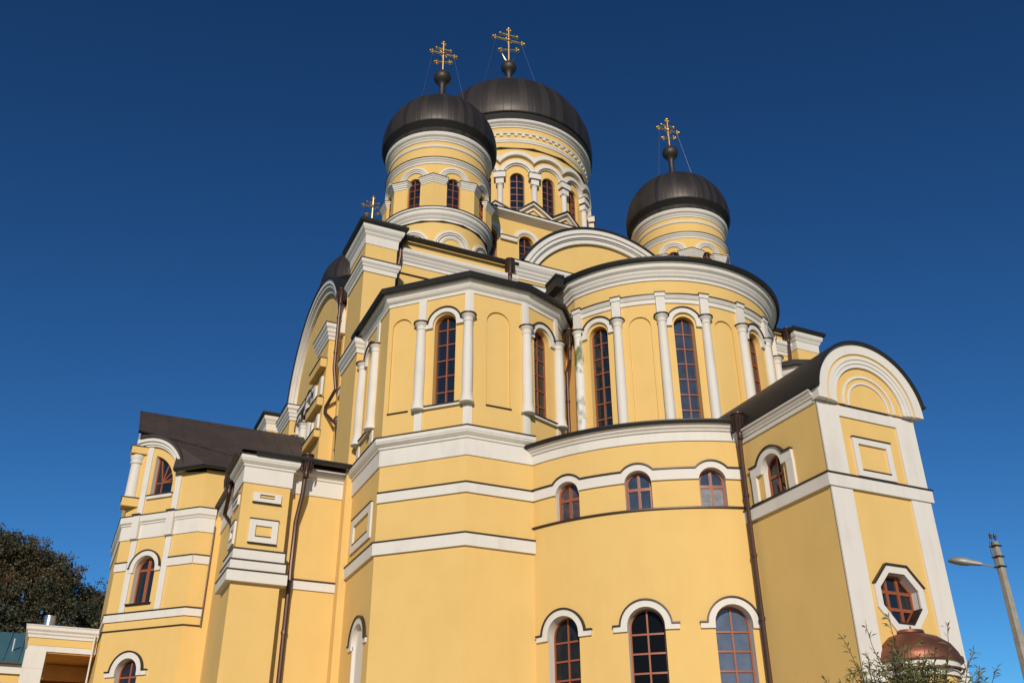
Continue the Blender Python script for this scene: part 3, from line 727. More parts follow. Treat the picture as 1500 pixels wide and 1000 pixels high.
# grouped windows on the arm between the pilasters
hs = []
for uc in (3.3, 5.2, 7.1):
    aw(GS, uc, 19.2, 22.4 if uc == 5.2 else 21.9, .45, CH, depth=.08, rows=[19.9, 20.6, 21.3], fr=.05)
    hood(GS, uc, 22.4 if uc == 5.2 else 21.9, .5, .75, .28, CH, feet=(.95, 21.7, 21.95) if uc != 5.2 else (.95, 22.2, 22.45))
    for u in (uc-.85, uc+.85): lathe_col(GS, u, 19.0, 21.7, .2, CH, d=.2)
band([(9.57, 47.9), (9.57, 42.1)], 22.75, 23.05, .30); band([(9.57, 47.9), (9.57, 42.1)], 18.6, 18.9, .30)
# recessed corner between pier and south arm: slim column and swan-necked downpipe
SC = Plane((9.75, 39.7), (9.75, 35.7))
lathe_col(SC, 1.25, 15.0, 19.05, .27, CH, d=.12, base=False)
hood(SC, 2.2, 19.9, .5, .72, .1, CH); band([(9.75, 39.6), (9.75, 35.7)], 20.6, 20.95, .25)
pipe([(9.2, 39.45, 25.9), (9.2, 39.45, 22.0), (9.35, 39.4, 20.9), (9.1, 40.0, 20.2), (9.1, 40.0, 19.9), (9.5, 39.1, 19.0), (9.6, 39.0, 15.0)], .08, CH, funnel=(9.2, 39.45, 26.2))

# ---- crossing block and its eaves
bx0, bx1, by0, by1 = 14.8, 27.0, 40.0, 50.6
BP = [(bx0, by1), (bx0, by0), (bx1, by0), (bx1, by1)]
BM = [Plane(BP[i], BP[(i+1) % 4]) for i in range(4)]
bh = []
MB_E = BM[1]
for xc in (17.25, 19.48, 22.32, 24.55):
    u = xc-bx0
    bh.append(aw(MB_E, u, 29.8, 32.25, .45, CH, rows=[30.4, 31.0, 31.6, 32.15], depth=.25))
    hood(MB_E, u, 32.28, .58, .78, .10, CH, flash=0); hood(MB_E, u, 32.28, .52, .58, .05, CH, flash=0)
    mb = MB(); 
    if xc in (17.25, 22.32): 
        shape(mb, MB_E, rect(u+.62, u+1.62, 32.06, 32.30), -.02, .16, WHI); shape(mb, MB_E, rect(u+.6, u+1.64, 32.30, 32.335), -.02, .2, FLASH); mb.build('impost', CH, origin=MB_E.P(u, 32))
for i in range(4): wall('crossing_wall', BM[i], rect(0, BM[i].L, 24, 33.8), bh if i == 1 else ())
cornice('crossing_eave', BP, [(-.02, 33.52), (.06, 33.54), (.38, 33.70), (.38, 33.72), (.46, 33.74), (.46, 33.88), (.50, 33.88), (.50, 33.93), (-.1, 34.1)], [WHI]*5+[BARREL]*3, closed=True)
mb = MB(); apx = (20.9, 45.3, 36.2)
e = [(bx0-.3, by1+.3, 34.0), (bx0-.3, by0-.3, 34.0), (bx1+.3, by0-.3, 34.0), (bx1+.3, by1+.3, 34.0)]
for i in range(4): mb.face([e[i], e[(i+1) % 4], apx], BARREL)
mb.build('crossing_roof', CH, origin=apx, smooth=False)
band([(bx0, by1), (bx0, by0), (bx1, by0)], 29.4, 29.62, .12)

# ---- central drum and dome
CX, CY = 20.9, 45.3
DR = Cyl(CX, CY, 5.0, 2.25); PH = -8.3
holes = []; cen = []
for k in range(16):
    a = PH+11.25+22.5*k
    if a > 180: a -= 360
    uc = DR.u(a)
    if -130 < a < 110:
        lo = aw(DR, uc, 34.3, 37.12, .43, CH, rows=[34.7, 35.15, 35.62, 36.09, 36.56, 37.03], depth=.20, fr=.04); holes.append(lo)
    mb = MB()
    h_ = DR.u(11.25)
    def sect(cz, r1, r0):
        aa = math.degrees(math.asin(min(1, h_/r1))); ab = math.degrees(math.asin(min(1, h_/r0)))
        return arc(uc, cz, r1, -aa, aa, 20) + arc(uc, cz, r0, ab, -ab, 20)
    shape(mb, DR, sect(37.35, 1.03, .80), -.02, .20, WHI); shape(mb, DR, ring(uc, 37.35, .72, .80), -.02, .10, WHI)
    shape(mb, DR, sect(37.62, 1.40, 1.14), -.02, .22, WHI); 
    mb.build('blind_arcade_arch', CH, origin=DR.P(uc, 37.3))
    u = DR.u(PH+22.5*k)
    x, y, _ = DR.P(u, 0, .14)
    mb = MB(); mb.lathe(x, y, [(.17, 33.9), (.17, 36.45), (.19, 36.47), (.19, 36.52), (.17, 36.54)], WHI, 16)
    shape(mb, DR, rect(u-.22, u+.22, 36.56, 36.92), -.02, .34, WHI); shape(mb, DR, rect(u-.25, u+.25, 36.92, 36.98), -.02, .37, FLASH)
    shape(mb, DR, rect(u-.33, u+.33, 36.98, 37.36), -.02, .40, WHI); shape(mb, DR, rect(u-.35, u+.35, 37.36, 37.40), -.02, .43, FLASH)
    mb.build('colonnette', CH, origin=(x, y, 34))
wall('drum_wall', DR, rect(DR.u(-180), DR.u(180), 33.6, 41.4), holes)
poly = [DR.P(DR.u(PH+22.5*k), 0, .10)[:2] for k in range(16)]
cornice('drum_cornice', poly, [(-.15, 39.34), (.06, 39.36), (.06, 39.40), (-.2, 39.44)], FLASH, closed=True)
circ = [DR.P(DR.u(-180+4*i), 0, 0)[:2] for i in range(90)]
cornice('drum_cornice', circ, [(-.02, 39.84), (.05, 39.86), (.05, 39.95), (.09, 40.0), (.09, 40.09), (-.02, 40.12)], WHI, closed=True)
cornice('drum_cornice', circ, [(-.02, 40.50), (.09, 40.50), (.11, 40.58), (-.02, 40.60)], WHI, closed=True)
mb = MB()
for k in range(72):
    u = DR.u(-180+5*k); shape(mb, DR, rect(u-.1, u+.1, 40.33, 40.50), -.02, .08, WHI)
mb.build('dentils', CH, origin=(CX, CY, 40.3))
cornice('drum_cornice', circ, [(-.02, 40.98), (.06, 41.0), (.06, 41.08), (.16, 41.16), (.16, 41.2), (.30, 41.3), (.33, 41.40), (.33, 41.44), (-.2, 41.46)], WHI, closed=True)
# ring of little gables at the foot of the drum
ZG = Cyl(CX, CY, 5.42, 3)
for k in range(16):
    uc = ZG.u(-10.4+22.5*k); h_ = ZG.u(11.25); zp, zv = 35.02, 34.18; s = (zp-zv)/h_
    mb = MB()
    tri = lambda t: [(uc-h_, zv-t), (uc, zp-t), (uc+h_, zv-t)]
    def chev(t0, t1): a, b = tri(t0), tri(t1); return a + b[::-1]
    shape(mb, ZG, [(uc-h_, 33.6), (uc+h_, 33.6), (uc+h_, zv-.05), (uc, zp-.05), (uc-h_, zv-.05)], 0, .0, YEL, sides=False)
    shape(mb, ZG, chev(-.10, .0), -.3, .26, BARREL); shape(mb, ZG, chev(.0, .13), -.02, .20, WHI)
    shape(mb, ZG, [(uc-h_+.28, zv-.13), (uc, zp-.34), (uc+h_-.28, zv-.13), (uc+h_-.42, zv-.13), (uc, zp-.45), (uc-h_+.42, zv-.13)], -.02, .11, WHI)
    # little pitched roof running back to the drum
    a, b, c = ZG.P(uc-h_, zv+.09, .1), ZG.P(uc, zp+.09, .1), ZG.P(uc+h_, zv+.09, .1)
    d = ZG.P(uc, zp+.09, -.6); mb.face([a, b, d], BARREL); mb.face([b, c, d], BARREL)
    mb.build('kokoshnik_gable', CH, origin=ZG.P(uc, 34.2))

def dome(cx, cy, R_, b, zr, r_in, skirt_r, skirt_z, ball_z, ball_r, neck_r, name='dome', n=70):
    mb = MB(); zc = zr+.35*R_/3.0
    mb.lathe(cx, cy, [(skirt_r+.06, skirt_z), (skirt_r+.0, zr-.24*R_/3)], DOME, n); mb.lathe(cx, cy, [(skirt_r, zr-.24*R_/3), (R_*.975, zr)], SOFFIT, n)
    pr = [(R_*.975, zr), (R_*.99, zr+.03), (R_*.996, zr+.10)]
    for i in range(0, 17):
        t = i/17*PI/2; r = R_*math.cos(t)**.92; z = zc+b*math.sin(t)
        if r < neck_r*2.4: break
        pr.append((r, z))
    zt = zc+b
    pr += [(neck_r*2.3, zt+.02), (neck_r*1.75, zt+.28), (neck_r*1.25, zt+.65), (neck_r, zt+1.05)]
    mb.lathe(cx, cy, pr, DOME, n); o = mb.build(name, CH, origin=(cx, cy, zr), angle=45)
    f = MB(); fp = [(neck_r, zt+1.0), (neck_r*.95, ball_z-ball_r*1.35), (neck_r*1.25, ball_z-ball_r*.98)]
    for i in range(1, 15):
        t = -PI/2+PI*i/14
        if t < -1.05: continue
        fp.append((max(.01, ball_r*math.cos(t)), ball_z+ball_r*math.sin(t)))
    f.lathe(cx, cy, fp, DOME, 28); f.build('finial', o, origin=(cx, cy, ball_z), angle=50)
    return o, zt
def cross(cx, cy, z0, z1, zs, hw, parent, rr=.05, crescent=False, wires=None):
    """gilded three-bar cross, rod arms with knobs; zs = heights of short, main, slanted bars"""
    mb = MB(); ax = Vector((math.cos(R(-5)), math.sin(R(-5)), 0))
    c = Vector((cx, cy, 0))
    def knob(p, r): 
        mb.lathe(p.x, p.y, [(.005, p.z-r)] + [(r*math.cos(t), p.z+r*math.sin(t)) for t in (-1, -.5, 0, .5, 1)] + [(.005, p.z+r)], GOLD, 10)
    mb.tube([c+Vector((0, 0, z0)), c+Vector((0, 0, z1))], rr*1.15, GOLD, 8); knob(c+Vector((0, 0, z1+.04)), rr*2.0)
    for z, h, sl in ((zs[0], hw*.52, 0), (zs[1], hw, 0), (zs[2], hw*.60, .17)):
        a = c-ax*h+Vector((0, 0, z-sl*hw)); b = c+ax*h+Vector((0, 0, z+sl*hw)); mb.tube([a, b], rr, GOLD, 8)
        for e, sg in ((a, -1), (b, 1)):
            knob(e+ax*sg*rr*.8, rr*1.7)
            if h > hw*.55:
                for v in (-1, 1): knob(e-ax*sg*rr*1.1+Vector((0, 0, v*rr*1.6)), rr*1.15)
    for v in (-1, 1): knob(c+ax*v*rr*1.7+Vector((0, 0, z1-rr*1.2)), rr*1.15)
    p = c+Vector((0, 0, zs[1])); knob(p, rr*2.4)
    for s in (-1, 1):
        for t in (-1, 1): mb.tube([p, p+ax*s*.22+Vector((0, 0, t*.22))], [.03, .01], GOLD, 6)
    if crescent:
        q = []
        for s in (-1, 1): mb.tube([c+Vector((0, 0, z0+.1)), c+ax*s*.25+Vector((0, 0, z0+.22)), c+ax*s*.5+Vector((0, 0, z0+.75))], [.05, .06, .015], GOLD, 6)
    o = mb.build('cross', parent, origin=(cx, cy, z0))
    if wires:
        rw, zw = wires
        for k, (s, ang) in enumerate(((-1, 200), (-1, 100), (1, -20), (1, 80))):
            mb = MB(); a = c+ax*s*hw*.85+Vector((0, 0, zs[1])); b = Vector((cx+rw*math.cos(R(ang)), cy+rw*math.sin(R(ang)), zw)); mb.tube([a, b], .006, FLASH if k % 2 else STEEL, 4)
            mb.build('guy_wire', parent, origin=tuple(b))
do, zt = dome(CX, CY, 5.48, 5.0, 41.92, 5.14, 5.27, 41.46, 50.82, .54, .22)
cross(CX, CY, 51.3, 54.55, (54.0, 53.5, 52.55), 1.10, do, rr=.082, crescent=True, wires=(2.6, 46.8))

# ---- corner drums: parts built once, copied to the other corners
before = set(bpy.data.objects)
QX, QY = 13.15, 37.2
DQ = Cyl(QX, QY, 2.5, 3); V0 = -24.5
holes = []
for k in range(8):
    a = V0+22.5+45*k
    if a > 180: a -= 360
    uc = DQ.u(a)
    holes.append(aw(DQ, uc, 28.9, 30.5, .34, CH, rows=[29.35, 29.78, 30.21, 30.55], depth=.14, fr=.04, bw=.018))
    mb = MB()
    for r0, r1, d in ((.70, .80, .14), (.62, .70, .10), (.54, .62, .06)): shape(mb, DQ, ring(uc, 30.62, r0, r1), -.02, d, WHI)
    mb.build('blind_arcade_arch', CH, origin=DQ.P(uc, 30.6))
    mb = MB()
    for r0, r1, d in ((.78, .90, .12), (.70, .78, .07), (.52, .62, .07), (.46, .52, .04)): shape(mb, DQ, ring(uc, 26.82, r0, r1), -.02, d, WHI)
    mb.build('blind_arcade_arch', CH, origin=DQ.P(uc, 26.8))
    # pier with a folded front
    a = V0+45*k; s = [DQ.P(DQ.u(a+t), 0, dd)[:2] for t, dd in ((-14, -.2), (-13, .02), (0, .24), (13, .02), (14, -.2))]
    mb = MB(); sweep(mb, s[1:4], [(0, 28.85), (0, 30.5)], YEL, ends=False)
    mb.grid([[(*s[0], 28.85), (*s[0], 30.8)], [(*s[1], 28.85), (*s[1], 30.8)]], YEL); mb.grid([[(*s[3], 28.85), (*s[3], 30.8)], [(*s[4], 28.85), (*s[4], 30.8)]], YEL)
    sweep(mb, s, [(-.02, 30.34), (.03, 30.36), (.03, 30.43), (.07, 30.46), (.07, 30.52), (.11, 30.55), (.11, 30.62), (.15, 30.65), (.15, 30.72), (.17, 30.72), (.17, 30.76), (-.3, 30.84)], [WHI]*8+[FLASH]*3)
    mb.build('drum_pier', CH, origin=(*s[2], 29), smooth=False)
wall('drum_wall', DQ, rect(DQ.u(-180), DQ.u(180), 25.0, 33.4), holes)
circ = [DQ.P(DQ.u(-180+6*i), 0, 0)[:2] for i in range(60)]
oct8 = [DQ.P(DQ.u(V0+45*k), 0, .22)[:2] for k in range(8)]
oct16 = [DQ.P(DQ.u(V0+11.25+22.5*k), 0, .04)[:2] for k in range(16)]
cornice('drum_cornice', oct16, [(-.1, 28.16), (.06, 28.18), (.06, 28.22), (-.1, 28.26)], FLASH, closed=True)
cornice('drum_cornice', circ, [(-.02, 28.20), (.05, 28.22), (.05, 28.32), (.12, 28.40), (.12, 28.44), (.22, 28.56), (.24, 28.70), (.24, 28.74), (.30, 28.76), (.30, 28.86), (.33, 28.86), (.33, 28.90), (-.02, 29.02)], [WHI]*9+[FLASH]*3, closed=True)
cornice('drum_cornice', circ, [(-.02, 31.62), (.04, 31.64), (.04, 31.72), (.10, 31.78), (.10, 31.81), (.16, 31.86), (.16, 31.93), (.19, 31.93), (.19, 31.97), (-.02, 32.12)], [WHI]*6+[FLASH]*3, closed=True)
cornice('drum_cornice', circ, [(-.02, 32.64), (.04, 32.66), (.07, 32.72), (.07, 32.77), (-.02, 32.79)], WHI, closed=True)
cornice('drum_cornice', circ, [(-.02, 33.02), (.05, 33.04), (.05, 33.10), (.12, 33.18), (.12, 33.22), (.22, 33.30), (.26, 33.42), (.26, 33.47), (-.2, 33.5)], WHI, closed=True)
dq, zt = dome(QX, QY, 3.0, 2.95, 34.02, 2.72, 2.72, 33.48, 39.62, .48, .17)
cross(QX, QY, 39.95, 42.25, (41.78, 41.45, 40.82), .70, dq, rr=.062, wires=(1.5, 36.6))
drum_objs = [o for o in bpy.data.objects if o not in before and o.parent is CH]
for nx, ny, nz in ((28.12, 37.5, .12), (13.85, 52.4, .0), (28.0, 52.9, .0)):
    for o in drum_objs:
        c = copytree(o, CH); c.location = o.location+Vector((nx-QX, ny-QY, nz))
for x0, y0, x1, y1 in ((9.9, 50, 14.9, 57), (26.9, 50, 31.9, 57)):
    mb = MB(); mb.box(x0, x1, y0, y1, 0, 26.2, YEL); mb.build('main_wall', CH, origin=(x0, y0, 0), smooth=False)
    mb = MB(); mb.box(x0-.1, x1+.1, y0, y1+.1, 26.21, 26.4, BARREL); mb.build('main_roof', CH, origin=(x0, y0, 26.2), smooth=False)
mb = MB(); mb.box(14.9, 26.9, 50.4, 58, 0, 27, YEL); mb.build('arm_wall', CH, origin=(15, 50.4, 0), smooth=False)

# ---- south wing with polygonal end
WB = [(5.28, 39.97), (5.28, 35.25), (4.95, 35.25), (4.95, 33.45), (6.62, 33.45), (6.62, 33.9), (8.68, 33.9)]
for i in range(6):
    M = Plane(WB[i], WB[i+1]); wall('wing_wall', M, rect(0, M.L, 0, 14.3))
cornice('wing_cornice', WB, LOWCORN, LOWM)
BUT = Plane(WB[3], WB[4])
mb = MB(); shape(mb, BUT, rect(.38, 1.38, 13.05, 13.40), -.02, .07, WHI, holes=[rect(.62, 1.14, 13.22, 13.34)]); shape(mb, BUT, rect(.37, 1.40, 13.02, 13.055), -.02, .10, FLASH); shape(mb, BUT, rect(.62, 1.14, 13.20, 13.225), -.02, .08, FLASH); mb.build('wall_frame', CH, origin=BUT.P(.9, 13.1))
mb = MB(); stepped_frame(mb, BUT, .38, 1.38, 11.58, 12.42, .22); shape(mb, BUT, rect(.37, 1.39, 11.555, 11.585), -.02, .1, FLASH); mb.build('wall_frame', CH, origin=BUT.P(.9, 11.6))
BS = Plane(WB[2], WB[3])
mb = MB(); stepped_frame(mb, BS, .45, 1.4, 11.58, 12.42, .22); mb.build('wall_frame', CH, origin=BS.P(.9, 11.6))
mb = MB(); stepped_frame(mb, BS, .45, 1.4, 13.02, 13.40, .14); mb.build('wall_frame', CH, origin=BS.P(.9, 13.1))
p3 = [(5.28, 35.25), (4.95, 35.25), (4.95, 33.45), (6.62, 33.45), (6.62, 33.9)]
for z0, z1, d in ((10.97, 11.33, .06), (10.60, 10.93, .12), (10.17, 10.56, .20)):
    pr, ms = band_prof(z0, z1, d); pr[-1] = (-.02, z1+.03); cornice('string_course', p3, pr, ms)
band([(6.62, 33.9), (8.68, 33.9)], 10.24, 10.57, .06)
gutter([(5.2, 33.45), (8.9, 33.5)], 14.80, CH, out=.28, r=.10)
gutter([(5.28, 39.9), (5.28, 35.25), (4.95, 35.25), (4.95, 33.47)], 14.80, CH, out=.26, r=.09)
mb = MB(); mb.face([(4.72, 33.2, 14.87), (9.6, 33.2, 14.87), (9.6, 40, 16.0), (7.6, 40, 16.0)], ROOF); mb.face([(4.72, 33.2, 14.87), (7.6, 40, 16.0), (5.1, 40, 14.87), (4.72, 35.0, 14.87)], ROOF); mb.build('wing_roof', CH, origin=(5, 33, 14.9))
pipe([(7.10, 33.30, 14.8), (7.08, 33.45, 13.6), (7.0, 33.72, 12.6), (7.0, 33.76, 10.9), (7.0, 33.68, 10.4), (7.0, 33.76, 9.9), (7.0, 33.76, 0)], .085, CH, funnel=(7.1, 33.28, 15.0))
# polygonal end
W0, W1, W2, W3 = (1.6, 47.5), (1.6, 42.71), (4.34, 39.97), (4.97, 39.97)
WS, WD, WF = Plane(W0, W1), Plane(W1, W2), Plane(W2, W3)
uc = 1.55
lo2 = archloop(uc, 10.98, 12.42, .50); in2 = archloop(uc, 11.05, 12.42, .43)
window(WD, lo2, in2, CH, depth=.28, reveal=WHI, bars_u=[uc], bars_z=[(12.42, .05)], bw=.075)
lo3 = archloop(uc, 5, 8.35, .52); in3 = archloop(uc, 5.06, 8.35, .46)
window(WD, lo3, in3, CH, depth=.28, reveal=WHI, bars_u=[uc], bars_z=[8.2, 7.5, 6.8], bw=.035)
fan = [(1.1, 15.58), (2.18, 15.58), (2.18, 15.95)] + arc(.6, 15.9, 1.6, 84, 18, 16)
fin = [(1.16, 15.64), (2.12, 15.64), (2.12, 15.95)] + arc(.6, 15.9, 1.53, 82, 21.5, 16)
window(WD, fan, fin, CH, depth=.25, reveal=WHI, bars_u=[], bars_z=[16.2], radial=(1.45, 16.2, 0, 1.2, (75, 45, 15, -10, 180)), bw=.03)
top = arc(.6, 15.95, 2.30, 78, -15, 24)
wall('wing_wall', WD, [(0, 0), (WD.L, 0), (WD.L, 16.3)] + top + [(0, 18.0)], [lo2, lo3, fan])
wall('wing_wall', WF, rect(0, .96, 0, 16.4)); pipe([(4.99, 39.90, 14.0), (4.99, 39.90, 9.95)], .03, CH, name='cable_conduit', brackets=False); wall('wing_wall', WS, rect(0, WS.L, 0, 18.0))
wall('wing_wall', Plane((5.3, 39.97), (9.6, 39.97)), rect(0, 4.6, 14.7, 16.4))
mb = MB()
for r0, r1, d in ((2.12, 2.30, .26), (2.0, 2.12, .18), (1.92, 2.0, .12)): shape(mb, WD, ring(.6, 15.95, r0, r1, -12, 76, 30), -.02, d, WHI)
mb.build('gable_arch', CH, origin=WD.P(.6, 18))
for u0, u1, z1a in ((.64, .92, 17.9), (2.38, 2.66, 16.3)):
    mb = MB()
    shape(mb, WD, rect(u0, u1, 10.69, 13.70), -.02, .06, WHI); shape(mb, WD, rect(u0-.04, u1+.04, 13.70, 14.72), -.02, .20, WHI); shape(mb, WD, rect(u0-.06, u1+.06, 14.72, 14.76), -.02, .30, FLASH); shape(mb, WD, rect(u0, u1, 14.8, z1a), -.02, .06, WHI)
    mb.build('pilaster_strip', CH, origin=WD.P(u0, 11))
WPATH = [W0, W1, W2, W3]
cornice('wing_cornice', WPATH, [(-.02, 13.70), (.05, 13.72), (.05, 14.30), (.09, 14.33), (.09, 14.38), (.15, 14.44), (.15, 14.70), (.18, 14.70), (.18, 14.735), (-.02, 14.8)], [WHI]*6+[FLASH]*3)
hood(WD, uc, 12.42, .53, .74, .08, CH, feet=(.80, 12.28, 12.45), flash=.035)
for M, u0, u1 in ((WD, 2.66, WD.L), (WF, 0, WF.L), (WD, 0, .62)):
    mb = MB(); shape(mb, M, rect(u0, u1, 12.41, 12.745), -.02, .062, WHI); shape(mb, M, rect(u0, u1, 12.742, 12.78), -.02, .10, FLASH)
    mb.build('string_course', CH, origin=M.P(u0, 12.4))
band(WPATH, 10.34, 10.66, .07); ledge(WPATH, 10.0, .06)
sill(WD, uc-.6, uc+.58, 10.99, CH, d=.10, h=.05, m=FLASH); sill(WD, 1.0, 2.3, 15.58, CH, d=.12, h=.16)
hood(WD, uc, 8.35, .52, .76, .08, CH, feet=(.98, 8.2, 8.37), flash=.045)
x, y, _ = WD.P(.1, 0, .02)
mb = MB(); mb.lathe(x, y, [(.0, 15.55), (.30, 15.55), (.30, 15.66), (.25, 15.72), (.24, 16.4), (.225, 17.1), (.28, 17.16), (.28, 17.24), (.25, 17.28), (.31, 17.42), (.31, 17.52), (0, 17.55)], WHI, 20); mb.build('column', CH, origin=(x, y, 15.5))
for z0, z1 in ((17.55, 17.86), (15.16, 15.52)):
    mb = MB(); mb.box(x-.33, x+.36, y-.36, y+.33, z0, z1, YEL); mb.box(x-.36, x+.39, y-.39, y+.36, z1, z1+.04, FLASH); mb.build('column_block', CH, origin=(x, y, z0), smooth=False)
# pitched metal roof with standing seams
mb = MB(); RX0, RX1, EY, EZ, RY, RZ = 1.46, 9.3, 39.62, 16.42, 45.1, 20.62
def rp(x, t): return (x, EY+(RY-EY)*t, EZ+(RZ-EZ)*t)
n_ = Vector((0, -(RZ-EZ), RY-EY)).normalized()*.10
def dl(u, off=0): p = WD.P(u, 0, off); return p[:2]
def on(p): return rp(p[0], (p[1]-EY)/(RY-EY))
t0 = (42.30-EY)/(RY-EY)
ec = (4.20, EY, EZ); ef = (*dl(2.38, .36), EZ+.05); et = on(dl(2.22, 0))
face = [ec, rp(RX1, 0), rp(RX1, 1), rp(RX0, 1), rp(RX0, t0), on(dl(.0, .2)), on(dl(1.0, .05)), et]
mb.face([Vector(p)+n_ for p in face], ROOF); mb.face([Vector(p) for p in face][::-1], FLASH)
mb.face([Vector(ec)+n_, Vector(et)+n_, Vector(ef)+n_], ROOF); mb.face([ec, ef, et], FLASH)
for p, q in ((ec, face[1]), (face[3], face[4]), (ef, ec)): mb.face([p, q, Vector(q)+n_, Vector(p)+n_], ROOF)
for k in range(13):
    xx = RX0+.05+k*.62; tt = 0.01
    if xx < 4.3: tt = (dl(max(.2, (xx-1.6)*1.41421))[1]+.25-EY)/(RY-EY)
    a, b = Vector(rp(xx, tt))+n_, Vector(rp(xx, 1))+n_; mb.tube([a, b], .026, ROOF, 6)
back = [(1.72, RY, RZ), (RX1, RY, RZ), (RX1, 2*RY-EY, EZ), (4.3, 2*RY-EY, EZ), (RX0, 2*RY-42.6, RZ-(42.6-RY)*(EZ-RZ)/(EY-RY)*-1)]
back[4] = (1.72, 2*RY-42.6, EZ+(RZ-EZ)*(42.6-EY)/(RY-EY))
mb.face(back, ROOF)
mb.build('wing_roof', CH, origin=(5, 42, 18), smooth=False)
mb = MB(); A_ = [R(-7+85*i/30) for i in range(31)]
pr_ = lambda rr, d: [WD.P(.6+rr*math.sin(x), 15.95+rr*math.cos(x), d) for x in A_]
mb.grid([pr_(2.30, -2.6), pr_(2.30, .38), pr_(2.38, .38), pr_(2.38, -2.6)], ROOF); mb.build('eyebrow_roof', CH, origin=WD.P(.6, 18, .3))
mb = MB(); mb.face([(1.62, 42.75, 17.9), (1.62, 45.1, 20.3), (1.62, 47.45, 17.9)], WHI); mb.build('wing_wall', CH, origin=(1.6, 45, 18))
gutter([dl(2.45), W2, (5.2, 39.97)], 16.47, CH, out=.27, r=.085)
pipe([(4.86, 36.3, 14.7), (4.88, 36.28, 14.2), (4.92, 37.0, 13.6), (5.10, 36.0, 12.9)], .08, CH, funnel=(4.86, 36.3, 15.0))

# ------------------------------------------------------------------ gallery and outbuilding at the far left
GL = thing('gallery', 'low yellow gallery with a white cornice joining the left end of the cathedral', 'gallery', (0, 45, 0))
def gp(mb, name, parent=None, **k): return mb.build(name, parent or GL, **k)
gx0, gx1, gy, gd = -1.08, 1.56, 44.7, 52.0
mb = MB(); mb.box(gx0+.02, gx1, gy+.02, gd, 9.68, 10.10, YEL); mb.box(gx0+.04, gx1, gy+.04, gd, 9.46, 9.68, WHI); gp(mb, 'entablature', origin=(gx0, gy, 9.5), smooth=False)
mb = MB(); sweep(mb, [(gx0, gd), (gx0, gy), (gx1, gy)], [(-.02, 9.96), (.03, 9.98), (.03, 10.08), (.08, 10.14), (.08, 10.2), (.15, 10.28), (.15, 10.40), (.18, 10.43), (.18, 10.46), (-.2, 10.5)], WHI); gp(mb, 'cornice', origin=(gx0, gy, 10))
mb = MB(); mb.box(gx0, gx1, gy-.05, gd, 10.46, 10.50, FLASH); gp(mb, 'roof', origin=(gx0, gy, 10.5), smooth=False)
mb = MB()
for k in range(13):
    z0 = k*.73; mb.box(gx0, gx0+.78, gy, gy+.62, z0+.012, z0+.718, WHI); mb.box(gx0+.012, gx0+.768, gy+.012, gy+.608, z0+.718, z0+.742, WHI)
gp(mb, 'pillar', origin=(gx0, gy, 0), smooth=False)
mb = MB(); mb.box(gx0+.8, gx1, gy+2.4, gy+2.7, 8.75, 9.3, OCHRE); mb.box(gx0+.8, gx1, gd-.3, gd, 0, 9.5, OCHRE); gp(mb, 'back_wall', origin=(0, gd, 0), smooth=False)
mb = MB(); mb.box(gx0+.1, gx1, gy+.1, gd, 9.40, 9.455, OCHRE); gp(mb, 'ceiling', origin=(0, gy, 9.4), smooth=False)
mb = MB(); mb.lathe(-.45, 46.4, [(.22, 10.5), (.22, 11.16), (.25, 11.16), (.25, 11.2), (.01, 11.22)], ALU, 20); gp(mb, 'chimney', origin=(-.45, 46.4, 10.5))
pp_ = MB(); pp_.tube([(1.42, gy-.16, 10.2), (1.42, gy-.1, 9.6), (1.42, gy-.1, 0)], .035, WHI, 8); gp(pp_, 'downpipe', origin=(1.42, gy, 0))
OB = thing('outbuilding', 'low yellow outbuilding under a blue-green metal roof behind the gallery', 'building', (-5, 51, 0))
mb = MB(); mb.box(-12, -1.1, 49.4, 58, 0, 9.3, YEL); mb.build('wall', OB, origin=(-5, 49.4, 0), smooth=False)
mb = MB(); mb.box(-12.1, -1.1, 49.25, 49.5, 9.22, 9.62, WHI); mb.build('cornice', OB, origin=(-5, 49.3, 9.2), smooth=False)
mb = MB()
mb.face([(-12.3, 49.0, 9.66), (-0.9, 49.0, 9.66), (-0.9, 53.4, 11.75), (-12.3, 53.4, 11.75)], TEAL); mb.face([(-12.3, 53.4, 11.75), (-1.3, 53.4, 11.75), (-1.3, 58.2, 9.66), (-12.3, 58.2, 9.66)], TEAL)
mb.face([(-12.3, 49.0, 9.60), (-0.9, 49.0, 9.60), (-0.9, 49.0, 9.66), (-12.3, 49.0, 9.66)], FLASH)
for k in range(19):
    x = -12.2+k*.6; mb.tube([(x, 49.02, 9.69), (x, 53.4, 11.78)], .025, TEAL, 5)
mb.build('roof', OB, origin=(-5, 49, 9.7), smooth=False)
mb = MB(); mb.tube([(-1.75, 50.6, 10.4), (-1.75, 50.6, 10.95)], .05, ALU, 8); mb.build('vent_pipe', OB, origin=(-1.75, 50.6, 10.4))
OM = Plane((-12, 49.4), (-1.6, 49.4))
for u in (7.4, 8.75, 9.75):
    mb = MB(); shape(mb, OM, rect(u, u+.45, 7.6, 8.75), -.02, .05, WOOD, holes=[rect(u+.06, u+.39, 7.66, 8.69)]); o = mb.build('window', OB, origin=OM.P(u, 7.6))
    g = MB(); shape(g, OM, rect(u+.06, u+.39, 7.66, 8.69), 0, .012, GLASS, sides=False); g.build('pane', o, origin=OM.P(u, 7.6))

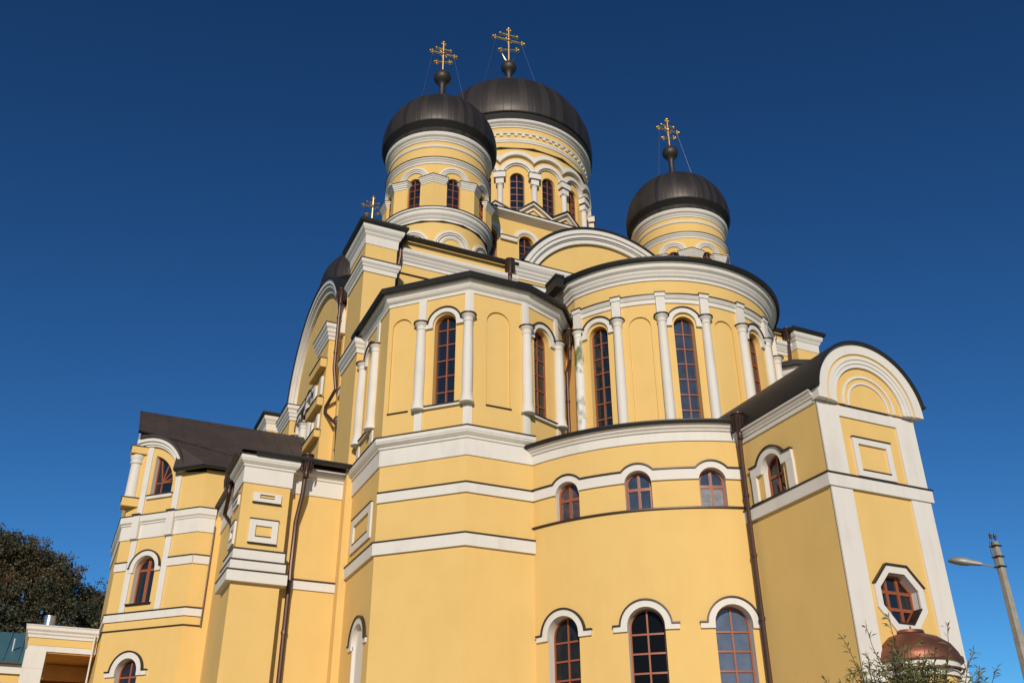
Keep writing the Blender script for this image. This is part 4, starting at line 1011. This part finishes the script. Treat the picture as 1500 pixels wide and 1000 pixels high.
# ------------------------------------------------------------------ street lamp
LX, LY = 25.24, 19.70
LP = thing('street_lamp', 'grey concrete street lamp with a drooping head right of the porch', 'street lamp', (LX, LY, 0))
mb = MB(); rows = []
for z, k in ((0, .16), (10.18, .085), (10.2, .07)):
    rows.append([(LX+k*x, LY+k*y, z) for x, y in ((-1, -.75), (-.75, -1), (.75, -1), (1, -.75), (1, .75), (.75, 1), (-.75, 1), (-1, .75))])
mb.grid(rows, CONC, close=True); mb.face(rows[-1], CONC); mb.build('pole', LP, origin=(LX, LY, 0), smooth=False)
ld = Vector((24.57-25.36, 20.5-19.55, 0)).normalized()
mb = MB(); a = Vector((LX, LY, 9.42))+ld*.12
mb.tube([a, a+ld*.10+Vector((0, 0, .04)), a+ld*.40+Vector((0, 0, .17))], .028, STEEL, 8); mb.build('bracket', LP, origin=tuple(a))
mb = MB()
for z in (9.42, 9.72, 10.05): mb.box(LX-.13, LX+.13, LY-.13, LY+.13, z, z+.03, FLASH)
mb.build('clamp', LP, origin=(LX, LY, 9.4), smooth=False)
for dx in (-.16, .1):
    mb = MB(); mb.tube([(LX+dx*.7, LY, 10.12), (LX+dx*.7, LY, 10.34)], .012, FLASH, 6); mb.lathe(LX+dx*.7, LY, [(.01, 10.30), (.045, 10.30), (.05, 10.35), (.03, 10.37), (.045, 10.39), (.04, 10.44), (.01, 10.46)], FLASH, 10); mb.build('insulator', LP, origin=(LX+dx, LY, 10.3))
mb = MB(); mb.tube([(LX-.2, LY, 10.2), (LX-.23, LY+.02, 9.9), (LX-.19, LY, 9.5), (LX-.14, LY, 9.2)], .012, FLASH, 6); mb.build('cable', LP, origin=(LX, LY, 9.5))
p0 = a+ld*.34+Vector((0, 0, .145)); dr = (ld+Vector((0, 0, .24))).normalized(); sd = dr.cross(Vector((0, 0, 1))).normalized(); un = sd.cross(dr).normalized()
hb = MB(); rows = []
for t, w_, h_ in ((0, .05, .05), (.10, .08, .09), (.36, .12, .13), (.42, .15, .16), (.58, .19, .17), (.76, .18, .15), (.90, .12, .10), (.97, .02, .02)):
    rows.append([p0+dr*t+sd*w_*math.cos(2*PI*k/16)+un*h_*(math.sin(2*PI*k/16) if math.sin(2*PI*k/16) > 0 else .55*math.sin(2*PI*k/16)) for k in range(16)])
hb.grid(rows, mat('grey_lamp_casing', (.30, .29, .27), .5, .3), close=True); o = hb.build('lamp_head', LP, origin=tuple(p0))
mb = MB(); rows = []
for t, w_, d in ((.46, .08, .04), (.56, .13, .085), (.74, .14, .09), (.88, .10, .06), (.93, .02, .03)):
    rows.append([p0+dr*t+sd*w_*math.cos(PI*k/8)-un*d*math.sin(PI*k/8) for k in range(9)])
mb.grid(rows, mat('lamp_lens', (.16, .14, .11), .25, 0, spec=.5)); mb.build('lens', o, origin=tuple(p0))

# ------------------------------------------------------------------ willow-leaved shrub close to the camera, in front of the porch
def leaf_mat(name, cols, trans=.25):
    m = bpy.data.materials.new(name); m.use_nodes = True; n = m.node_tree.nodes; l = m.node_tree.links; b = n['Principled BSDF']
    g = n.new('ShaderNodeNewGeometry'); r = n.new('ShaderNodeValToRGB')
    while len(r.color_ramp.elements) < len(cols): r.color_ramp.elements.new(.5)
    for i, c in enumerate(cols): r.color_ramp.elements[i].position = i/(len(cols)-1); r.color_ramp.elements[i].color = (*c, 1)
    t = n.new('ShaderNodeTexNoise'); t.inputs['Scale'].default_value = .22; t.inputs['Detail'].default_value = 3; l.new(g.outputs['Position'], t.inputs['Vector'])
    ad = n.new('ShaderNodeMath'); ad.operation = 'MULTIPLY_ADD'; ad.inputs[1].default_value = .35
    sb = n.new('ShaderNodeMath'); sb.operation = 'MULTIPLY_ADD'; sb.inputs[1].default_value = 1.6; sb.inputs[2].default_value = -.55
    l.new(t.outputs['Fac'], sb.inputs[0])
    l.new(g.outputs['Random Per Island'], ad.inputs[0]); l.new(sb.outputs[0], ad.inputs[2]); l.new(ad.outputs[0], r.inputs[0])
    l.new(r.outputs[0], b.inputs['Base Color']); b.inputs['Roughness'].default_value = .6
    return m
LEAF = leaf_mat('willow_leaf', [(.06, .065, .018), (.11, .115, .03), (.19, .165, .045), (.20, .11, .04)])
BARK = mat('bark', (.07, .045, .03), .9, 0, var=.3, vscale=20)
rnd = random.Random(7)
SB = thing('shrub', 'tall willow-leaved shrub with thin sprigs in front of the copper canopy', 'shrub', (8.62, 8.36, 0))
tgt = [((8.28, 8.69), 3.95, 1.0), ((8.49, 8.48), 4.05, 1.0), ((8.62, 8.34), 4.15, 1.0), ((9.05, 7.88), 3.97, 1.0), ((7.83, 9.09), 3.47, .7), ((9.14, 7.78), 3.72, .9), ((9.26, 7.64), 3.45, .8), ((8.81, 8.15), 3.80, 1), ((8.40, 8.57), 3.72, 1), ((8.95, 7.98), 3.62, 1), ((8.70, 8.26), 3.6, 1), ((8.10, 8.86), 3.5, .8)]
lat = Vector((.72, -.69, 0)).normalized(); dep = Vector((.69, .72, 0))
for i in range(215):
    s_ = max(-1.05, min(.74, rnd.gauss(0, .42))); top_ = 3.66 - .50*abs(s_)**1.5 + rnd.uniform(-.40, .12)
    c_ = Vector((8.66, 8.30, 0))+lat*s_+dep*rnd.uniform(-.5, .5); tgt.append(((c_.x, c_.y), top_, 1))
bm_ = MB(); fm_ = MB(); bi = fm_.mi(LEAF)
def leaf(p, d, L, w_):
    d = d.normalized(); sdv = d.cross(Vector((rnd.gauss(0, 1), rnd.gauss(0, 1), rnd.gauss(0, 1)))).normalized()
    b = len(fm_.v); q = p+d*L*.5+Vector((0, 0, .004))
    fm_.v.extend([tuple(p), tuple(q+sdv*w_), tuple(p+d*L-Vector((0, 0, L*.12))), tuple(q-sdv*w_)]); fm_.f.append((b, b+1, b+2, b+3)); fm_.fm.append(bi)
for bi_, ((tx, ty), tz, dn) in enumerate(tgt):
    base = Vector((8.62+rnd.uniform(-.2, .2), 8.36+rnd.uniform(-.2, .2), 0)); tip = Vector((tx, ty, tz)); out = (tip-base); out.z = 0
    pts = []; wob = Vector((rnd.gauss(0, .05), rnd.gauss(0, .05), 0)); n_s = 18
    for k in range(n_s+1):
        t = k/n_s; p = base.lerp(tip, t)-out*(.30*math.sin(PI*t)) + wob*math.sin(2.3*PI*t) + Vector((rnd.gauss(0, .008), rnd.gauss(0, .008), 0))
        p.z -= .10*max(0, t-.85)/.15*rnd.random(); pts.append(p)
    bm_.tube(pts, [.016*(1-.9*k/n_s)+.0015 for k in range(n_s+1)], BARK, 5)
    for k in range(9, n_s+1):
        p = pts[k]; ax_ = (pts[min(k+1, n_s)]-pts[k-1]).normalized()
        if k < n_s-1:
            for _ in range(2 if k < 15 else 1):
                d = (ax_*.8+Vector((rnd.gauss(0, .6), rnd.gauss(0, .6), rnd.gauss(0, .25)))).normalized(); L = rnd.uniform(.12, .38)*(1.3-k/n_s*.6)
                q1 = p+d*L*.5+Vector((0, 0, .015)); e = p+d*L-Vector((0, 0, .03)); bm_.tube([p, q1, e], [.0035, .0025, .001], BARK, 4)
                nl = max(4, int(L/.032))
                for j in range(nl):
                    t = (j+1)/nl; q = p.lerp(q1, t*2) if t < .5 else q1.lerp(e, t*2-1)
                    leaf(q, d*.7+Vector((rnd.gauss(0, .6), rnd.gauss(0, .6), rnd.gauss(-.15, .45))), rnd.uniform(.065, .125), rnd.uniform(.006, .010))
        for j in range(5):
            q = p+(pts[min(k+1, n_s)]-p)*rnd.random(); leaf(q, ax_*.7+Vector((rnd.gauss(0, .6), rnd.gauss(0, .6), rnd.gauss(-.2, .4))), rnd.uniform(.07, .13), rnd.uniform(.006, .010))
bm_.build('branches', SB, origin=(8.62, 8.36, 0)); fm_.build('foliage', SB, origin=(8.62, 8.36, 2), smooth=False)

# ------------------------------------------------------------------ autumn wood on the hill
rnd = random.Random(3)
FM = leaf_mat('autumn_wood_foliage', [(.014, .022, .008), (.034, .040, .013), (.060, .048, .016), (.105, .052, .018), (.050, .056, .016)])
wood = MB(); li = wood.mi(FM)
for i in range(390):
    near = i < 310
    if near: x = rnd.uniform(-22, 10); y = rnd.uniform(103, 146)
    else: x = rnd.uniform(-80, 20); y = rnd.uniform(98, 165)
    z = terrain(x, y)
    if z < 4: continue
    h = rnd.uniform(5.5, 8.5); r_ = rnd.uniform(1.7, 3.1)
    wood.tube([(x, y, z-.5), (x+rnd.gauss(0, .3), y, z+h*.75)], [.22, .06], BARK, 5, cap=False)
    for c in range(13 if near else 8):
        th = rnd.uniform(0, 2*PI); ph = math.acos(rnd.uniform(-.65, 1)); k = rnd.uniform(.45, 1)
        cx0 = x+r_*k*math.sin(ph)*math.cos(th); cy0 = y+r_*k*math.sin(ph)*math.sin(th); cz0 = z+h*.60+h*.42*k*math.cos(ph)
        cr = rnd.uniform(.45, .95)
        for j in range(60 if near else 30):
            p = Vector((cx0+rnd.gauss(0, cr*.55), cy0+rnd.gauss(0, cr*.55), cz0+rnd.gauss(0, cr*.45)))
            a = Vector((rnd.gauss(0, 1), rnd.gauss(0, 1), rnd.gauss(0, 1))).normalized(); b = a.cross(Vector((rnd.gauss(0, 1), rnd.gauss(0, 1), rnd.gauss(0, 1)))).normalized(); s2 = rnd.uniform(.08, .19) if near else rnd.uniform(.15, .32)
            q = len(wood.v); wood.v.extend([tuple(p-a*s2), tuple(p+b*s2*.7), tuple(p+a*s2), tuple(p-b*s2*.7)]); wood.f.append((q, q+1, q+2, q+3)); wood.fm.append(li)
o = wood.build('wood', smooth=False); o['kind'] = 'stuff'; o['label'] = 'dark autumn wood covering the hill behind the gallery'; o['category'] = 'wood'
